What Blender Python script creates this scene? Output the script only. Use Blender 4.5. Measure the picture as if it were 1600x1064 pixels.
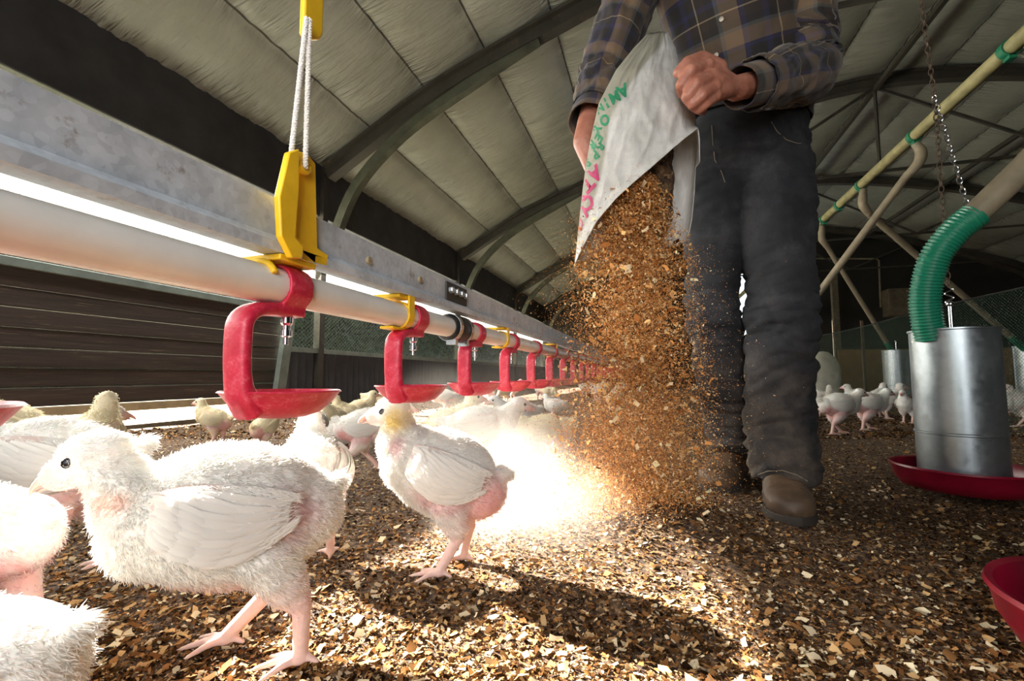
import bpy, math, random
import numpy as np
from mathutils import Vector, Matrix, Euler

for _o in list(bpy.data.objects):
    bpy.data.objects.remove(_o)
SC = bpy.context.scene
COL = SC.collection
PI = math.pi

# ------------------------------------------------------------ camera
CAM_LOC = Vector((0.0, 0.0, 0.33))
CAM_ROT = Euler((math.radians(94.4), 0, math.radians(17.2)))
cd = bpy.data.cameras.new('camera')
cd.lens = 16.0
cd.sensor_width = 36.0
cd.clip_start = 0.01
cam = bpy.data.objects.new('camera', cd)
cam.location = CAM_LOC
cam.rotation_euler = CAM_ROT
COL.objects.link(cam)
SC.camera = cam
cd.dof.use_dof = False

# ------------------------------------------------------------ sky, sun, daylight, exposure
w = bpy.data.worlds.new('world')
SC.world = w
w.use_nodes = True
bg = w.node_tree.nodes['Background']
bg.inputs[0].default_value = (0.86, 0.94, 1.0, 1)
bg.inputs[1].default_value = 1.8
SUN_ELEV = 29.5
sd = bpy.data.lights.new('sun', 'SUN')
sd.energy = 80.0
sd.color = (1.0, 0.93, 0.82)
sd.angle = math.radians(0.6)
sun = bpy.data.objects.new('sun', sd)
_h = Vector((-0.428, 0.098, 0)).normalized()
_to = Vector((_h.x, _h.y, math.tan(math.radians(SUN_ELEV))))
sun.rotation_euler = _to.to_track_quat('Z', 'Y').to_euler()
sun.location = (-6, 1, 6)
COL.objects.link(sun)


def area_light(name, loc, target, sx, sy, power, color):
    d = bpy.data.lights.new(name, 'AREA')
    d.shape = 'RECTANGLE'
    d.size, d.size_y = sx, sy
    d.energy = power
    d.color = color
    o = bpy.data.objects.new(name, d)
    o.location = loc
    o.rotation_euler = (Vector(loc) - Vector(target)).to_track_quat('Z', 'Y').to_euler()
    COL.objects.link(o)
    return o


# added fill lamp behind the camera, at an unseen gap in the near end
area_light('camera_side_fill', (0.10, -1.28, 0.85), (-0.75, 0.6, 0.30), 1.2, 1.4, 34, (1.0, 0.97, 0.93))
# daylight through the netted side opening
area_light('side_opening_daylight', (-3.0, 2.1, 1.40), (-0.3, 2.1, -0.7), 6.7, 0.8, 230, (1.0, 0.97, 0.92))

SC.view_settings.view_transform = 'Standard'
SC.view_settings.look = 'None'
SC.view_settings.exposure = 0.0
SC.view_settings.gamma = 1.0
SC.view_settings.use_curve_mapping = False
SC.cycles.use_denoising = True
SC.cycles.max_bounces = 7
SC.cycles.diffuse_bounces = 4
SC.cycles.glossy_bounces = 3
SC.cycles.transmission_bounces = 4
SC.cycles.transparent_max_bounces = 8
SC.cycles.volume_bounces = 1
SC.cycles.volume_step_rate = 2.0
SC.cycles.sample_clamp_indirect = 6.0
SC.cycles.caustics_reflective = False
SC.cycles.caustics_refractive = False

_F = 1600 * 16.0 / 36.0
_RM = CAM_ROT.to_matrix()


def at(px, py, d=None, x=None, y=None, z=None):
    """The place in the shed that the photograph's pixel shows, at a depth d or on a plane."""
    r = _RM @ Vector(((px - 800) / _F, (532 - py) / _F, -1.0))
    if x is not None:
        t = (x - CAM_LOC.x) / r.x
    elif y is not None:
        t = (y - CAM_LOC.y) / r.y
    elif z is not None:
        t = (z - CAM_LOC.z) / r.z
    else:
        t = d
    return CAM_LOC + r * t


# ------------------------------------------------------------ numeric noise
def _hash(i, j, k, seed):
    n = (i * 374761393 + j * 668265263 + k * 2147483647 + seed * 974634777) & 0xFFFFFFFF
    n = ((n ^ (n >> 13)) * 1274126177) & 0xFFFFFFFF
    n = (n ^ (n >> 16)) & 0xFFFFFFFF
    return n / 4294967295.0


def vnoise(P, seed=0):
    P = np.asarray(P, float)
    I = np.floor(P).astype(np.int64)
    f = P - I
    f = f * f * (3 - 2 * f)
    out = 0
    for a in (0, 1):
        wa = f[:, 0] if a else 1 - f[:, 0]
        for b in (0, 1):
            wb = f[:, 1] if b else 1 - f[:, 1]
            for c in (0, 1):
                wc = f[:, 2] if c else 1 - f[:, 2]
                out = out + wa * wb * wc * _hash(I[:, 0] + a, I[:, 1] + b, I[:, 2] + c, seed)
    return out * 2 - 1


def fbm(P, octv=3, seed=0):
    P = np.asarray(P, float)
    o, a, s = 0, 1.0, 0
    for k in range(octv):
        o = o + a * vnoise(P * (2 ** k) + 17.3 * k, seed + k)
        s += a
        a *= 0.5
    return o / s


# ------------------------------------------------------------ objects
def tag(o, label=None, cat=None, group=None, kind=None):
    if label:
        o['label'] = label
    if cat:
        o['category'] = cat
    if group:
        o['group'] = group
    if kind:
        o['kind'] = kind
    return o


def thing(name, label, cat, loc=(0, 0, 0), rz=0.0, group=None):
    o = bpy.data.objects.new(name, None)
    o.empty_display_size = 0.05
    o.location = loc
    o.rotation_euler = (0, 0, rz)
    COL.objects.link(o)
    return tag(o, label, cat, group)


def link_mesh(name, me, mats, parent=None, smooth=True):
    if not isinstance(mats, (list, tuple)):
        mats = [mats]
    for m in mats:
        if m is not None:
            me.materials.append(m)
    if smooth:
        me.polygons.foreach_set('use_smooth', np.ones(len(me.polygons), bool))
    o = bpy.data.objects.new(name, me)
    COL.objects.link(o)
    if parent is not None:
        o.parent = parent
        o.matrix_parent_inverse = parent.matrix_basis.inverted()
    return o


def set_col(me, C, name='Col'):
    a = me.color_attributes.new(name, 'FLOAT_COLOR', 'POINT')
    C = np.asarray(C, np.float32)
    if C.shape[1] == 3:
        C = np.hstack([C, np.ones((len(C), 1), np.float32)])
    a.data.foreach_set('color', C.ravel())


def set_vec(me, C, name='pc'):
    a = me.attributes.new(name, 'FLOAT_VECTOR', 'POINT')
    a.data.foreach_set('vector', np.asarray(C, np.float32).ravel())


def uniform_mesh(name, V, F):
    """mesh from arrays, all faces with the same number of corners"""
    V = np.asarray(V, np.float32)
    F = np.asarray(F, np.int32)
    me = bpy.data.meshes.new(name)
    me.vertices.add(len(V))
    me.vertices.foreach_set('co', V.ravel())
    k = F.shape[1]
    me.loops.add(F.size)
    me.loops.foreach_set('vertex_index', F.ravel())
    me.polygons.add(len(F))
    me.polygons.foreach_set('loop_start', np.arange(0, F.size, k, dtype=np.int32))
    me.polygons.foreach_set('loop_total', np.full(len(F), k, np.int32))
    me.update(calc_edges=True)
    me.validate()
    return me


def frames(pts, up=None):
    """parallel-transport frames along a path"""
    P = [Vector(p) for p in pts]
    T = []
    for i in range(len(P)):
        a = P[max(i - 1, 0)]
        b = P[min(i + 1, len(P) - 1)]
        t = (b - a)
        T.append(t.normalized() if t.length > 1e-9 else Vector((0, 0, 1)))
    u = Vector(up) if up is not None else (Vector((0, 0, 1)) if abs(T[0].z) < 0.9 else Vector((0, 1, 0)))
    N, B = [], []
    for t in T:
        n = u - t * u.dot(t)
        if n.length < 1e-6:
            n = t.orthogonal()
        n.normalize()
        N.append(n)
        B.append(t.cross(n).normalized())
        u = n if up is None else Vector(up)
    return P, T, N, B


def catmull(pts, n):
    """smooth path through points (tuples of any length), n samples per span"""
    A = np.array([list(p) for p in pts], float)
    A = np.vstack([2 * A[0] - A[1], A, 2 * A[-1] - A[-2]])
    out = []
    for i in range(1, len(A) - 2):
        for k in range(n):
            t = k / n
            out.append(0.5 * ((2 * A[i]) + (-A[i - 1] + A[i + 1]) * t + (2 * A[i - 1] - 5 * A[i] + 4 * A[i + 1] - A[i + 2]) * t * t
                              + (-A[i - 1] + 3 * A[i] - 3 * A[i + 1] + A[i + 2]) * t ** 3))
    out.append(A[-2])
    return np.array(out)


class MB:
    """collects shapes that become one mesh object"""
    def __init__(s):
        s.V, s.F, s.U, s.n = [], [], [], 0

    def add(s, V, F, U=None):
        V = [tuple(v) for v in V]
        s.V += V
        s.F += [tuple(i + s.n for i in f) for f in F]
        s.U += [tuple(u) for u in U] if U is not None else [(0, 0, 0)] * len(V)
        s.n += len(V)
        return s

    def box(s, c, size, R=None):
        hx, hy, hz = (q / 2 for q in size)
        vs = [Vector((x, y, z)) for x in (-hx, hx) for y in (-hy, hy) for z in (-hz, hz)]
        if R is not None:
            vs = [R @ v for v in vs]
        vs = [v + Vector(c) for v in vs]
        return s.add(vs, [(0, 1, 3, 2), (4, 6, 7, 5), (0, 4, 5, 1), (2, 3, 7, 6), (0, 2, 6, 4), (1, 5, 7, 3)])

    def bar(s, a, b, wx, wz, up=(0, 0, 1)):
        """rectangular bar between two points"""
        a, b = Vector(a), Vector(b)
        P, T, N, B = frames([a, b], up)
        vs = []
        for p, n, q in zip(P, N, B):
            for i, j in ((-1, -1), (1, -1), (1, 1), (-1, 1)):
                vs.append(p + q * (i * wx / 2) + n * (j * wz / 2))
        return s.add(vs, [(0, 3, 2, 1), (4, 5, 6, 7), (0, 1, 5, 4), (1, 2, 6, 5), (2, 3, 7, 6), (3, 0, 4, 7)])

    def loft(s, pts, rx, ry, n=12, up=None, cap=True, pw=2.0, u0=0.0, rnd=False):
        """tube with elliptical rings; rx along the side, ry along the up direction; pc = (arc, length, 0)"""
        P, T, N, B = frames(pts, up)
        m = len(P)
        rx = [rx] * m if np.isscalar(rx) else list(rx)
        ry = [ry] * m if np.isscalar(ry) else list(ry)
        V, U, F = [], [], []
        L = 0
        for i in range(m):
            if i:
                L += (P[i] - P[i - 1]).length
            per = PI * (rx[i] + ry[i])
            for k in range(n):
                a = 2 * PI * k / n
                ca, sa = math.cos(a), math.sin(a)
                if pw != 2.0:
                    ca = math.copysign(abs(ca) ** (2 / pw), ca)
                    sa = math.copysign(abs(sa) ** (2 / pw), sa)
                V.append(P[i] + B[i] * (rx[i] * ca) + N[i] * (ry[i] * sa))
                U.append((u0 + per * k / n, L, 0))
        for i in range(m - 1):
            for k in range(n):
                k2 = (k + 1) % n
                F.append((i * n + k, i * n + k2, (i + 1) * n + k2, (i + 1) * n + k))
        if cap:
            if rnd:
                V.append(P[0] - T[0] * min(rx[0], ry[0]) * 0.6)
                V.append(P[-1] + T[-1] * min(rx[-1], ry[-1]) * 0.6)
                U += [(0, 0, 0), (0, L, 0)]
                c0, c1 = len(V) - 2, len(V) - 1
                for k in range(n):
                    k2 = (k + 1) % n
                    F.append((c0, k2, k))
                    F.append((c1, (m - 1) * n + k, (m - 1) * n + k2))
            else:
                F.append(tuple(range(n - 1, -1, -1)))
                F.append(tuple((m - 1) * n + k for k in range(n)))
        return s.add(V, F, U)

    def tube(s, pts, r, n=8, cap=True, up=None):
        return s.loft(pts, r, r, n, up, cap)

    def lathe(s, prof, c=(0, 0, 0), n=32, R=None, close=False):
        """profile of (radius, height) turned about z"""
        V, F = [], []
        c = Vector(c)
        for r, z in prof:
            for k in range(n):
                a = 2 * PI * k / n
                v = Vector((r * math.cos(a), r * math.sin(a), z))
                V.append((R @ v if R is not None else v) + c)
        m = len(prof)
        for i in range(m - 1 + (1 if close else 0)):
            j = (i + 1) % m
            for k in range(n):
                k2 = (k + 1) % n
                F.append((i * n + k, i * n + k2, j * n + k2, j * n + k))
        return s.add(V, F)

    def ell(s, c, r, R=None, n=14, m=9):
        V, F = [], []
        c = Vector(c)
        if np.isscalar(r):
            r = (r, r, r)
        rows = []
        for i in range(m + 1):
            t = PI * i / m
            if i in (0, m):
                v = Vector((0, 0, math.cos(t) * r[2]))
                V.append((R @ v if R is not None else v) + c)
                rows.append([len(V) - 1] * n)
            else:
                row = []
                for k in range(n):
                    a = 2 * PI * k / n
                    v = Vector((math.sin(t) * math.cos(a) * r[0], math.sin(t) * math.sin(a) * r[1], math.cos(t) * r[2]))
                    V.append((R @ v if R is not None else v) + c)
                    row.append(len(V) - 1)
                rows.append(row)
        for i in range(m):
            for k in range(n):
                k2 = (k + 1) % n
                f = [rows[i][k], rows[i + 1][k], rows[i + 1][k2], rows[i][k2]]
                g = []
                for q in f:
                    if q not in g:
                        g.append(q)
                if len(g) > 2:
                    F.append(tuple(g))
        return s.add(V, F)

    def caps(s, p0, p1, r0, r1, n=12):
        """rounded tapered limb"""
        p0, p1 = Vector(p0), Vector(p1)
        t = (p1 - p0).normalized()
        pts, rr = [], []
        for a in (80, 55, 28):
            pts.append(p0 - t * r0 * math.sin(math.radians(a)))
            rr.append(r0 * math.cos(math.radians(a)))
        for q in (0, .5, 1):
            pts.append(p0.lerp(p1, q))
            rr.append(r0 + (r1 - r0) * q)
        for a in (28, 55, 80):
            pts.append(p1 + t * r1 * math.sin(math.radians(a)))
            rr.append(r1 * math.cos(math.radians(a)))
        return s.loft(pts, rr, rr, n)

    def prism(s, poly, th):
        """polygon of 3-D points given thickness vector th"""
        th = Vector(th)
        k = len(poly)
        V = [Vector(p) for p in poly] + [Vector(p) + th for p in poly]
        F = [tuple(range(k - 1, -1, -1)), tuple(range(k, 2 * k))]
        F += [(i, (i + 1) % k, k + (i + 1) % k, k + i) for i in range(k)]
        return s.add(V, F)

    def mesh(s, name, pc=False):
        me = bpy.data.meshes.new(name)
        me.from_pydata(s.V, [], s.F)
        me.update()
        if pc:
            set_vec(me, s.U)
        return me

    def build(s, name, mat, parent=None, smooth=True, bevel=0, sub=0, pc=False, angle=40, fix=True):
        me = s.mesh(name, pc)
        if fix:
            import bmesh
            bm = bmesh.new()
            bm.from_mesh(me)
            bmesh.ops.recalc_face_normals(bm, faces=bm.faces)
            bm.to_mesh(me)
            bm.free()
        o = link_mesh(name, me, mat, parent, smooth)
        if bevel:
            b = o.modifiers.new('bevel', 'BEVEL')
            b.width = bevel
            b.segments = 2
            b.limit_method = 'ANGLE'
        if sub:
            q = o.modifiers.new('sub', 'SUBSURF')
            q.levels = q.render_levels = sub
        if smooth and angle < 180:
            try:
                me.set_sharp_from_angle(angle=math.radians(angle))
            except Exception:
                pass
        return o


def remeshed(mb, voxel, smooth=4, factor=0.5):
    """one continuous closed surface round the shapes in mb"""
    me = mb.mesh('tmp')
    o = bpy.data.objects.new('tmp', me)
    COL.objects.link(o)
    r = o.modifiers.new('r', 'REMESH')
    r.mode = 'VOXEL'
    r.voxel_size = voxel
    if smooth:
        q = o.modifiers.new('s', 'SMOOTH')
        q.iterations = smooth
        q.factor = factor
    dg = bpy.context.evaluated_depsgraph_get()
    dg.update()
    out = bpy.data.meshes.new_from_object(o.evaluated_get(dg))
    bpy.data.objects.remove(o)
    bpy.data.meshes.remove(me)
    return out


def verts_of(me):
    V = np.empty(len(me.vertices) * 3, np.float32)
    me.vertices.foreach_get('co', V)
    return V.reshape(-1, 3).astype(float)


def norms_of(me):
    V = np.empty(len(me.vertices) * 3, np.float32)
    me.vertices.foreach_get('normal', V)
    return V.reshape(-1, 3).astype(float)


def put_verts(me, V):
    me.vertices.foreach_set('co', np.asarray(V, np.float32).ravel())
    me.update()


def dup(root, loc, rz, label=None, group=None, scale=None, cat=None):
    """a copy of a thing with copies of its parts and their sub-parts"""
    r = root.copy()
    COL.objects.link(r)
    r.location = loc
    r.rotation_euler = (0, 0, rz)
    if scale is not None:
        r.scale = scale if not np.isscalar(scale) else (scale,) * 3
    if label:
        r['label'] = label
    if group:
        r['group'] = group
    if cat:
        r['category'] = cat
    for ch in [c for c in COL.objects if c.parent == root]:
        c = ch.copy()
        COL.objects.link(c)
        c.parent = r
        for g in [q for q in COL.objects if q.parent == ch]:
            d = g.copy()
            COL.objects.link(d)
            d.parent = c
    return r


# ------------------------------------------------------------ materials
MATS = {}


class NT:
    def __init__(s, name):
        s.m = bpy.data.materials.new(name)
        s.m.use_nodes = True
        s.t = s.m.node_tree
        s.b = s.t.nodes['Principled BSDF']
        s.out = s.t.nodes['Material Output']
        MATS[name] = s.m

    def n(s, kind, **kw):
        q = s.t.nodes.new(kind)
        for k, v in kw.items():
            if k in ('ins',):
                for a, b in v.items():
                    q.inputs[a].default_value = b
            else:
                setattr(q, k, v)
        return q

    def l(s, a, b):
        s.t.links.new(a, b)

    def coord(s, kind='Object', scale=(1, 1, 1), attr=None):
        mp = s.n('ShaderNodeMapping')
        mp.inputs['Scale'].default_value = scale
        if attr:
            a = s.n('ShaderNodeAttribute', attribute_name=attr)
            s.l(a.outputs['Vector'], mp.inputs[0])
        else:
            c = s.n('ShaderNodeTexCoord')
            s.l(c.outputs[kind], mp.inputs[0])
        return mp.outputs[0]

    def noise(s, vec, scale, detail=4, rough=0.6):
        q = s.n('ShaderNodeTexNoise')
        q.inputs['Scale'].default_value = scale
        q.inputs['Detail'].default_value = detail
        q.inputs['Roughness'].default_value = rough
        if vec is not None:
            s.l(vec, q.inputs['Vector'])
        return q.outputs['Fac']

    def ramp(s, fac, stops, const=False):
        q = s.n('ShaderNodeValToRGB')
        e = q.color_ramp.elements
        while len(e) < len(stops):
            e.new(0.5)
        for i, (p, c) in enumerate(stops):
            e[i].position = p
            e[i].color = (*c, 1) if len(c) == 3 else c
        if const:
            q.color_ramp.interpolation = 'CONSTANT'
        s.l(fac, q.inputs[0])
        return q.outputs[0]

    def mix(s, fac, a, b, blend='MIX'):
        q = s.n('ShaderNodeMix', data_type='RGBA', blend_type=blend)
        for k, v in ((0, fac), (6, a), (7, b)):
            if isinstance(v, (int, float)):
                q.inputs[k].default_value = v
            elif isinstance(v, tuple):
                q.inputs[k].default_value = (*v, 1) if len(v) == 3 else v
            else:
                s.l(v, q.inputs[k])
        return q.outputs[2]

    def math(s, op, a, b=None):
        q = s.n('ShaderNodeMath', operation=op)
        for k, v in ((0, a), (1, b)):
            if v is None:
                continue
            if isinstance(v, (int, float)):
                q.inputs[k].default_value = v
            else:
                s.l(v, q.inputs[k])
        return q.outputs[0]

    def bump(s, h, strength=0.3, dist=0.01):
        q = s.n('ShaderNodeBump')
        q.inputs['Strength'].default_value = strength
        q.inputs['Distance'].default_value = dist
        s.l(h, q.inputs['Height'])
        s.l(q.outputs[0], s.b.inputs['Normal'])
        return q

    def base(s, c):
        if isinstance(c, tuple):
            s.b.inputs['Base Color'].default_value = (*c, 1)
        else:
            s.l(c, s.b.inputs['Base Color'])

    def set(s, **kw):
        for k, v in kw.items():
            s.b.inputs[k.replace('_', ' ')].default_value = v
        return s


def simple(name, c, rough=0.6, metal=0.0, var=0.25, scale=20, bump=0.0, spec=0.5):
    t = NT(name)
    v = t.coord()
    nz = t.noise(v, scale)
    c2 = tuple(q * (1 - var) for q in c)
    c1 = tuple(min(1, q * (1 + var * 0.5)) for q in c)
    t.base(t.ramp(nz, [(0.3, c2), (0.7, c1)]))
    t.set(Roughness=rough, Metallic=metal)
    t.b.inputs['Specular IOR Level'].default_value = spec
    if bump:
        t.bump(t.noise(v, scale * 4), bump, 0.002)
    return t.m

# ============================================================ shed materials
def m_roof():
    t = NT('roof_lining')
    v = t.coord(attr='pc')
    sep = t.n('ShaderNodeSeparateXYZ')
    t.l(v, sep.inputs[0])
    fr = t.math('FRACT', sep.outputs[0])
    d = t.math('ABSOLUTE', t.math('SUBTRACT', fr, 0.5))
    seam = t.math('GREATER_THAN', d, 0.488)
    nz = t.noise(t.coord('Object', (0.6, 0.6, 0.6)), 1.2, 6, 0.65)
    cr = t.ramp(nz, [(0.3, (0.205, 0.212, 0.183)), (0.65, (0.33, 0.338, 0.30))])
    sp = t.noise(t.coord('Object', (1, 1, 1)), 9, 3)
    cr = t.mix(t.ramp(sp, [(0.62, (0, 0, 0)), (0.72, (0.35, 0.35, 0.35))]), cr, (0.20, 0.19, 0.15))
    t.base(t.mix(seam, cr, (0.045, 0.045, 0.04)))
    t.set(Roughness=0.33)
    w1 = t.noise(t.coord(attr='pc', scale=(1.0, 5, 1)), 1.0, 5, 0.6)
    w2 = t.noise(t.coord(attr='pc', scale=(1.3, 17, 1)), 1.0, 3, 0.5)
    rg_ = t.ramp(t.math('ABSOLUTE', t.math('SUBTRACT', w2, 0.5)), [(0.0, (1, 1, 1)), (0.10, (0, 0, 0))])
    near = t.ramp(fr, [(0.0, (1, 1, 1)), (0.34, (.35, .35, .35)), (0.6, (0.04, .04, .04)), (0.9, (.1, .1, .1)), (1.0, (.8, .8, .8))])
    patch = t.ramp(t.noise(t.coord(attr='pc', scale=(0.9, 1.1, 1)), 1.0, 2), [(0.42, (0.05, .05, .05)), (0.6, (1, 1, 1))])
    hgt = t.math('ADD', t.math('MULTIPLY', w1, 0.8), t.math('MULTIPLY', t.math('MULTIPLY', rg_, near), t.math('MULTIPLY', patch, 0.55)))
    t.bump(hgt, 0.75, 0.045)
    return t.m


def m_galv(name, a, b, rust=0.2, rough=0.42, scale=14, metal=0.75):
    t = NT(name)
    v = t.coord('Object')
    vor = t.n('ShaderNodeTexVoronoi')
    vor.inputs['Scale'].default_value = scale * 9
    t.l(v, vor.inputs['Vector'])
    sp = t.n('ShaderNodeSeparateColor')
    t.l(vor.outputs['Color'], sp.inputs[0])
    nz = t.noise(v, scale)
    f = t.math('ADD', t.math('MULTIPLY', sp.outputs[0], 0.16), t.math('MULTIPLY', nz, 0.84))
    c = t.ramp(f, [(0.25, a), (0.7, b)])
    rs = t.noise(v, scale * 1.7, 6, 0.7)
    c = t.mix(t.ramp(rs, [(0.60, (0, 0, 0)), (0.74, (rust * 3, rust * 3, rust * 3))]), c, (0.17, 0.10, 0.055))
    t.base(c)
    t.l(t.ramp(f, [(0.2, (rough * 0.7,) * 3), (0.8, (min(1, rough * 1.5),) * 3)]), t.b.inputs['Roughness'])
    t.set(Metallic=metal)
    t.bump(nz, 0.12, 0.003)
    return t.m


def m_planks():
    t = NT('wall_planks')
    v = t.coord('Object', (1, 0.35, 6))
    nz = t.noise(v, 6, 8, 0.7)
    c = t.ramp(nz, [(0.3, (0.022, 0.014, 0.010)), (0.6, (0.050, 0.034, 0.025)), (0.8, (0.085, 0.06, 0.04))])
    sc = t.noise(t.coord('Object', (1, 1.4, 60)), 2.2, 5, 0.75)
    c = t.mix(t.ramp(sc, [(0.615, (0, 0, 0)), (0.66, (0.6, 0.6, 0.6))]), c, (0.26, 0.18, 0.10))
    t.base(c)
    t.set(Roughness=0.7)
    t.bump(nz, 0.3, 0.01)
    return t.m


def m_floor():
    t = NT('litter_floor')
    v = t.coord('Object')
    n1 = t.noise(v, 90, 6, 0.75)
    n2 = t.noise(v, 5, 4, 0.6)
    vor = t.n('ShaderNodeTexVoronoi')
    vor.inputs['Scale'].default_value = 130
    t.l(v, vor.inputs['Vector'])
    sp = t.n('ShaderNodeSeparateColor')
    t.l(vor.outputs['Color'], sp.inputs[0])
    f = t.math('ADD', t.math('MULTIPLY', n1, 0.45), t.math('MULTIPLY', sp.outputs[1], 0.35))
    f = t.math('ADD', f, t.math('MULTIPLY', n2, 0.25))
    c = t.ramp(f, [(0.33, (0.020, 0.010, 0.005)), (0.5, (0.07, 0.037, 0.017)), (0.66, (0.19, 0.11, 0.05)), (0.82, (0.42, 0.29, 0.16))])
    t.base(c)
    t.set(Roughness=0.9)
    t.bump(f, 0.8, 0.012)
    return t.m


M = {}
M['roof'] = m_roof()
M['galv'] = m_galv('galvanised_rail', (0.38, 0.43, 0.50), (0.70, 0.76, 0.84), rust=0.28, rough=0.5, metal=0.2, scale=24)
M['galv_blue'] = m_galv('galvanised_feeder', (0.30, 0.34, 0.37), (0.46, 0.51, 0.54), rust=0.05, rough=0.34, scale=9, metal=0.88)
M['steel_dark'] = m_galv('old_steel', (0.028, 0.025, 0.020), (0.075, 0.068, 0.055), rust=0.22, rough=0.6, scale=5, metal=0.25)
M['beam'] = simple('dark_eaves', (0.045, 0.045, 0.045), 0.75, var=0.4, scale=4, bump=0.3)
M['chrome'] = simple('bright_metal', (0.7, 0.7, 0.72), 0.2, 1.0, 0.1)
M['planks'] = m_planks()
M['floor'] = m_floor()
M['sill'] = simple('tan_board', (0.38, 0.31, 0.19), 0.8, var=0.3, scale=12, bump=0.2)
M['corr'] = simple('dark_sheeting', (0.045, 0.047, 0.055), 0.6, var=0.3, scale=6)
M['greenbar'] = simple('green_grey_paint', (0.16, 0.19, 0.165), 0.6, var=0.3, scale=9)
M['brace'] = simple('mossy_brace', (0.07, 0.075, 0.05), 0.7, var=0.5, scale=7)
M['wire'] = simple('mesh_wire', (0.10, 0.10, 0.095), 0.6, 0.3)
M['net'] = simple('green_netting', (0.016, 0.038, 0.024), 0.8)
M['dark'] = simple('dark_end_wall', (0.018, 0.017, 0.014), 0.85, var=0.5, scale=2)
M['pvc'] = simple('white_pipe', (0.87, 0.86, 0.83), 0.32, var=0.10, scale=18)
M['yellow_pipe'] = simple('yellowed_pipe', (0.30, 0.27, 0.13), 0.5, var=0.35, scale=12)
M['tan_pipe'] = simple('dusty_pipe', (0.25, 0.205, 0.135), 0.6, var=0.3, scale=12)
M['greenclip'] = simple('green_plastic', (0.01, 0.16, 0.08), 0.5)
M['yellow'] = simple('yellow_plastic', (0.93, 0.58, 0.02), 0.38, var=0.15, scale=30)
M['black'] = simple('black_rubber', (0.02, 0.02, 0.02), 0.45)
M['rope'] = simple('white_rope', (0.75, 0.73, 0.70), 0.9, var=0.15, scale=200)
M['brownboard'] = simple('brown_board', (0.21, 0.12, 0.045), 0.8, var=0.3, scale=5)
M['grass'] = simple('sunny_grass', (0.60, 0.62, 0.40), 0.9, var=0.35, scale=14)
M['hedge'] = simple('hedge_leaves', (0.020, 0.032, 0.014), 0.8, var=0.5, scale=8)
M['wood'] = simple('grey_timber', (0.16, 0.13, 0.09), 0.85, var=0.35, scale=10, bump=0.2)
M['chain'] = simple('rusty_chain', (0.11, 0.075, 0.05), 0.6, 0.5)
M['white_sack'] = simple('pale_sack', (0.62, 0.60, 0.52), 0.8, var=0.15, scale=10, bump=0.3)


def m_red():
    t = NT('red_plastic')
    v = t.coord('Object')
    nz = t.noise(v, 85, 10, 0.82)
    c = t.ramp(nz, [(0.35, (0.42, 0.006, 0.030)), (0.52, (0.56, 0.020, 0.060)), (0.68, (0.68, 0.17, 0.21))])
    t.base(c)
    t.set(Roughness=0.42)
    t.b.inputs['Subsurface Weight'].default_value = 0.12
    t.b.inputs['Subsurface Radius'].default_value = (0.01, 0.002, 0.002)
    t.bump(nz, 0.25, 0.001)
    return t.m


M['red'] = m_red()

XW, XR, YN, YF = -3.1, 9.1, -1.4, 13.6


def struct(o, label=None):
    o['kind'] = 'structure'
    if label:
        o['label'] = label
    return o


# ---- floor
gx = np.unique(np.concatenate([np.arange(-1.2, 1.6, 0.014), np.arange(1.6, XR + 0.3, 0.22), np.arange(XW, -1.2, 0.05)]))
gy = np.unique(np.concatenate([np.arange(YN, 0, 0.3), np.arange(0.0, 2.2, 0.014), np.arange(2.2, YF + 0.3, 0.15)]))
X, Y = np.meshgrid(gx, gy)


def floor_z(x, y):
    x = np.asarray(x, float)
    y = np.asarray(y, float)
    P = np.stack([x.ravel() * 3.0, y.ravel() * 3.0, np.zeros(x.size)], 1)
    z = 0.010 * fbm(P, 3, 5)
    P2 = np.stack([x.ravel() * 30, y.ravel() * 30, np.zeros(x.size)], 1)
    z += 0.0035 * fbm(P2, 2, 9)
    z += 0.045 * np.exp(-(((x.ravel() - 0.0) / 0.17) ** 2 + ((y.ravel() - 1.10) / 0.15) ** 2))   # fresh heap under the sack
    return z.reshape(x.shape)


Z = floor_z(X, Y)
V = np.stack([X.ravel(), Y.ravel(), Z.ravel()], 1)
ny, nx = X.shape
ii = (np.arange(ny - 1)[:, None] * nx + np.arange(nx - 1)[None]).ravel()
F = np.stack([ii, ii + 1, ii + nx + 1, ii + nx], 1)
struct(link_mesh('floor', uniform_mesh('floor', V, F), M['floor']), 'brown litter covered floor of the poultry shed')

# ---- ground outside the left side
b = MB()
b.box((-23.15, 5, -0.09), (40, 60, 0.1))
b.build('ground_outside', M['grass'], smooth=False)['kind'] = 'structure'

# ---- roof vault
prof = catmull([(XW, 2.36), (-1.95, 2.98), (-0.75, 3.42), (1.0, 3.98), (3.0, 4.28), (5.0, 3.98), (6.75, 3.42), (7.95, 2.98), (XR, 2.36)], 24)
seg = np.r_[0, np.cumsum(np.linalg.norm(np.diff(prof, axis=0), axis=1))]
NP = 20
SEG = seg[-1]
ss = np.linspace(0, SEG, NP * 14 + 1)
rx_ = np.interp(ss, seg, prof[:, 0])
rz_ = np.interp(ss, seg, prof[:, 1])
tx = np.gradient(rx_)
tz = np.gradient(rz_)
nn = np.stack([-tz, tx], 1)
nn /= np.linalg.norm(nn, axis=1)[:, None]
ys = np.arange(YN, YF + 0.05, 0.03)
S, Yg = np.meshgrid(ss, ys)
fr = (S / SEG * NP) % 1.0
puff = np.sin(PI * np.clip(fr, 0, 1)) ** 0.6
P = np.stack([S.ravel() * 1.3, Yg.ravel() * 7.0, 0 * S.ravel()], 1)
wr = fbm(P, 3, 3).reshape(S.shape)
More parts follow.
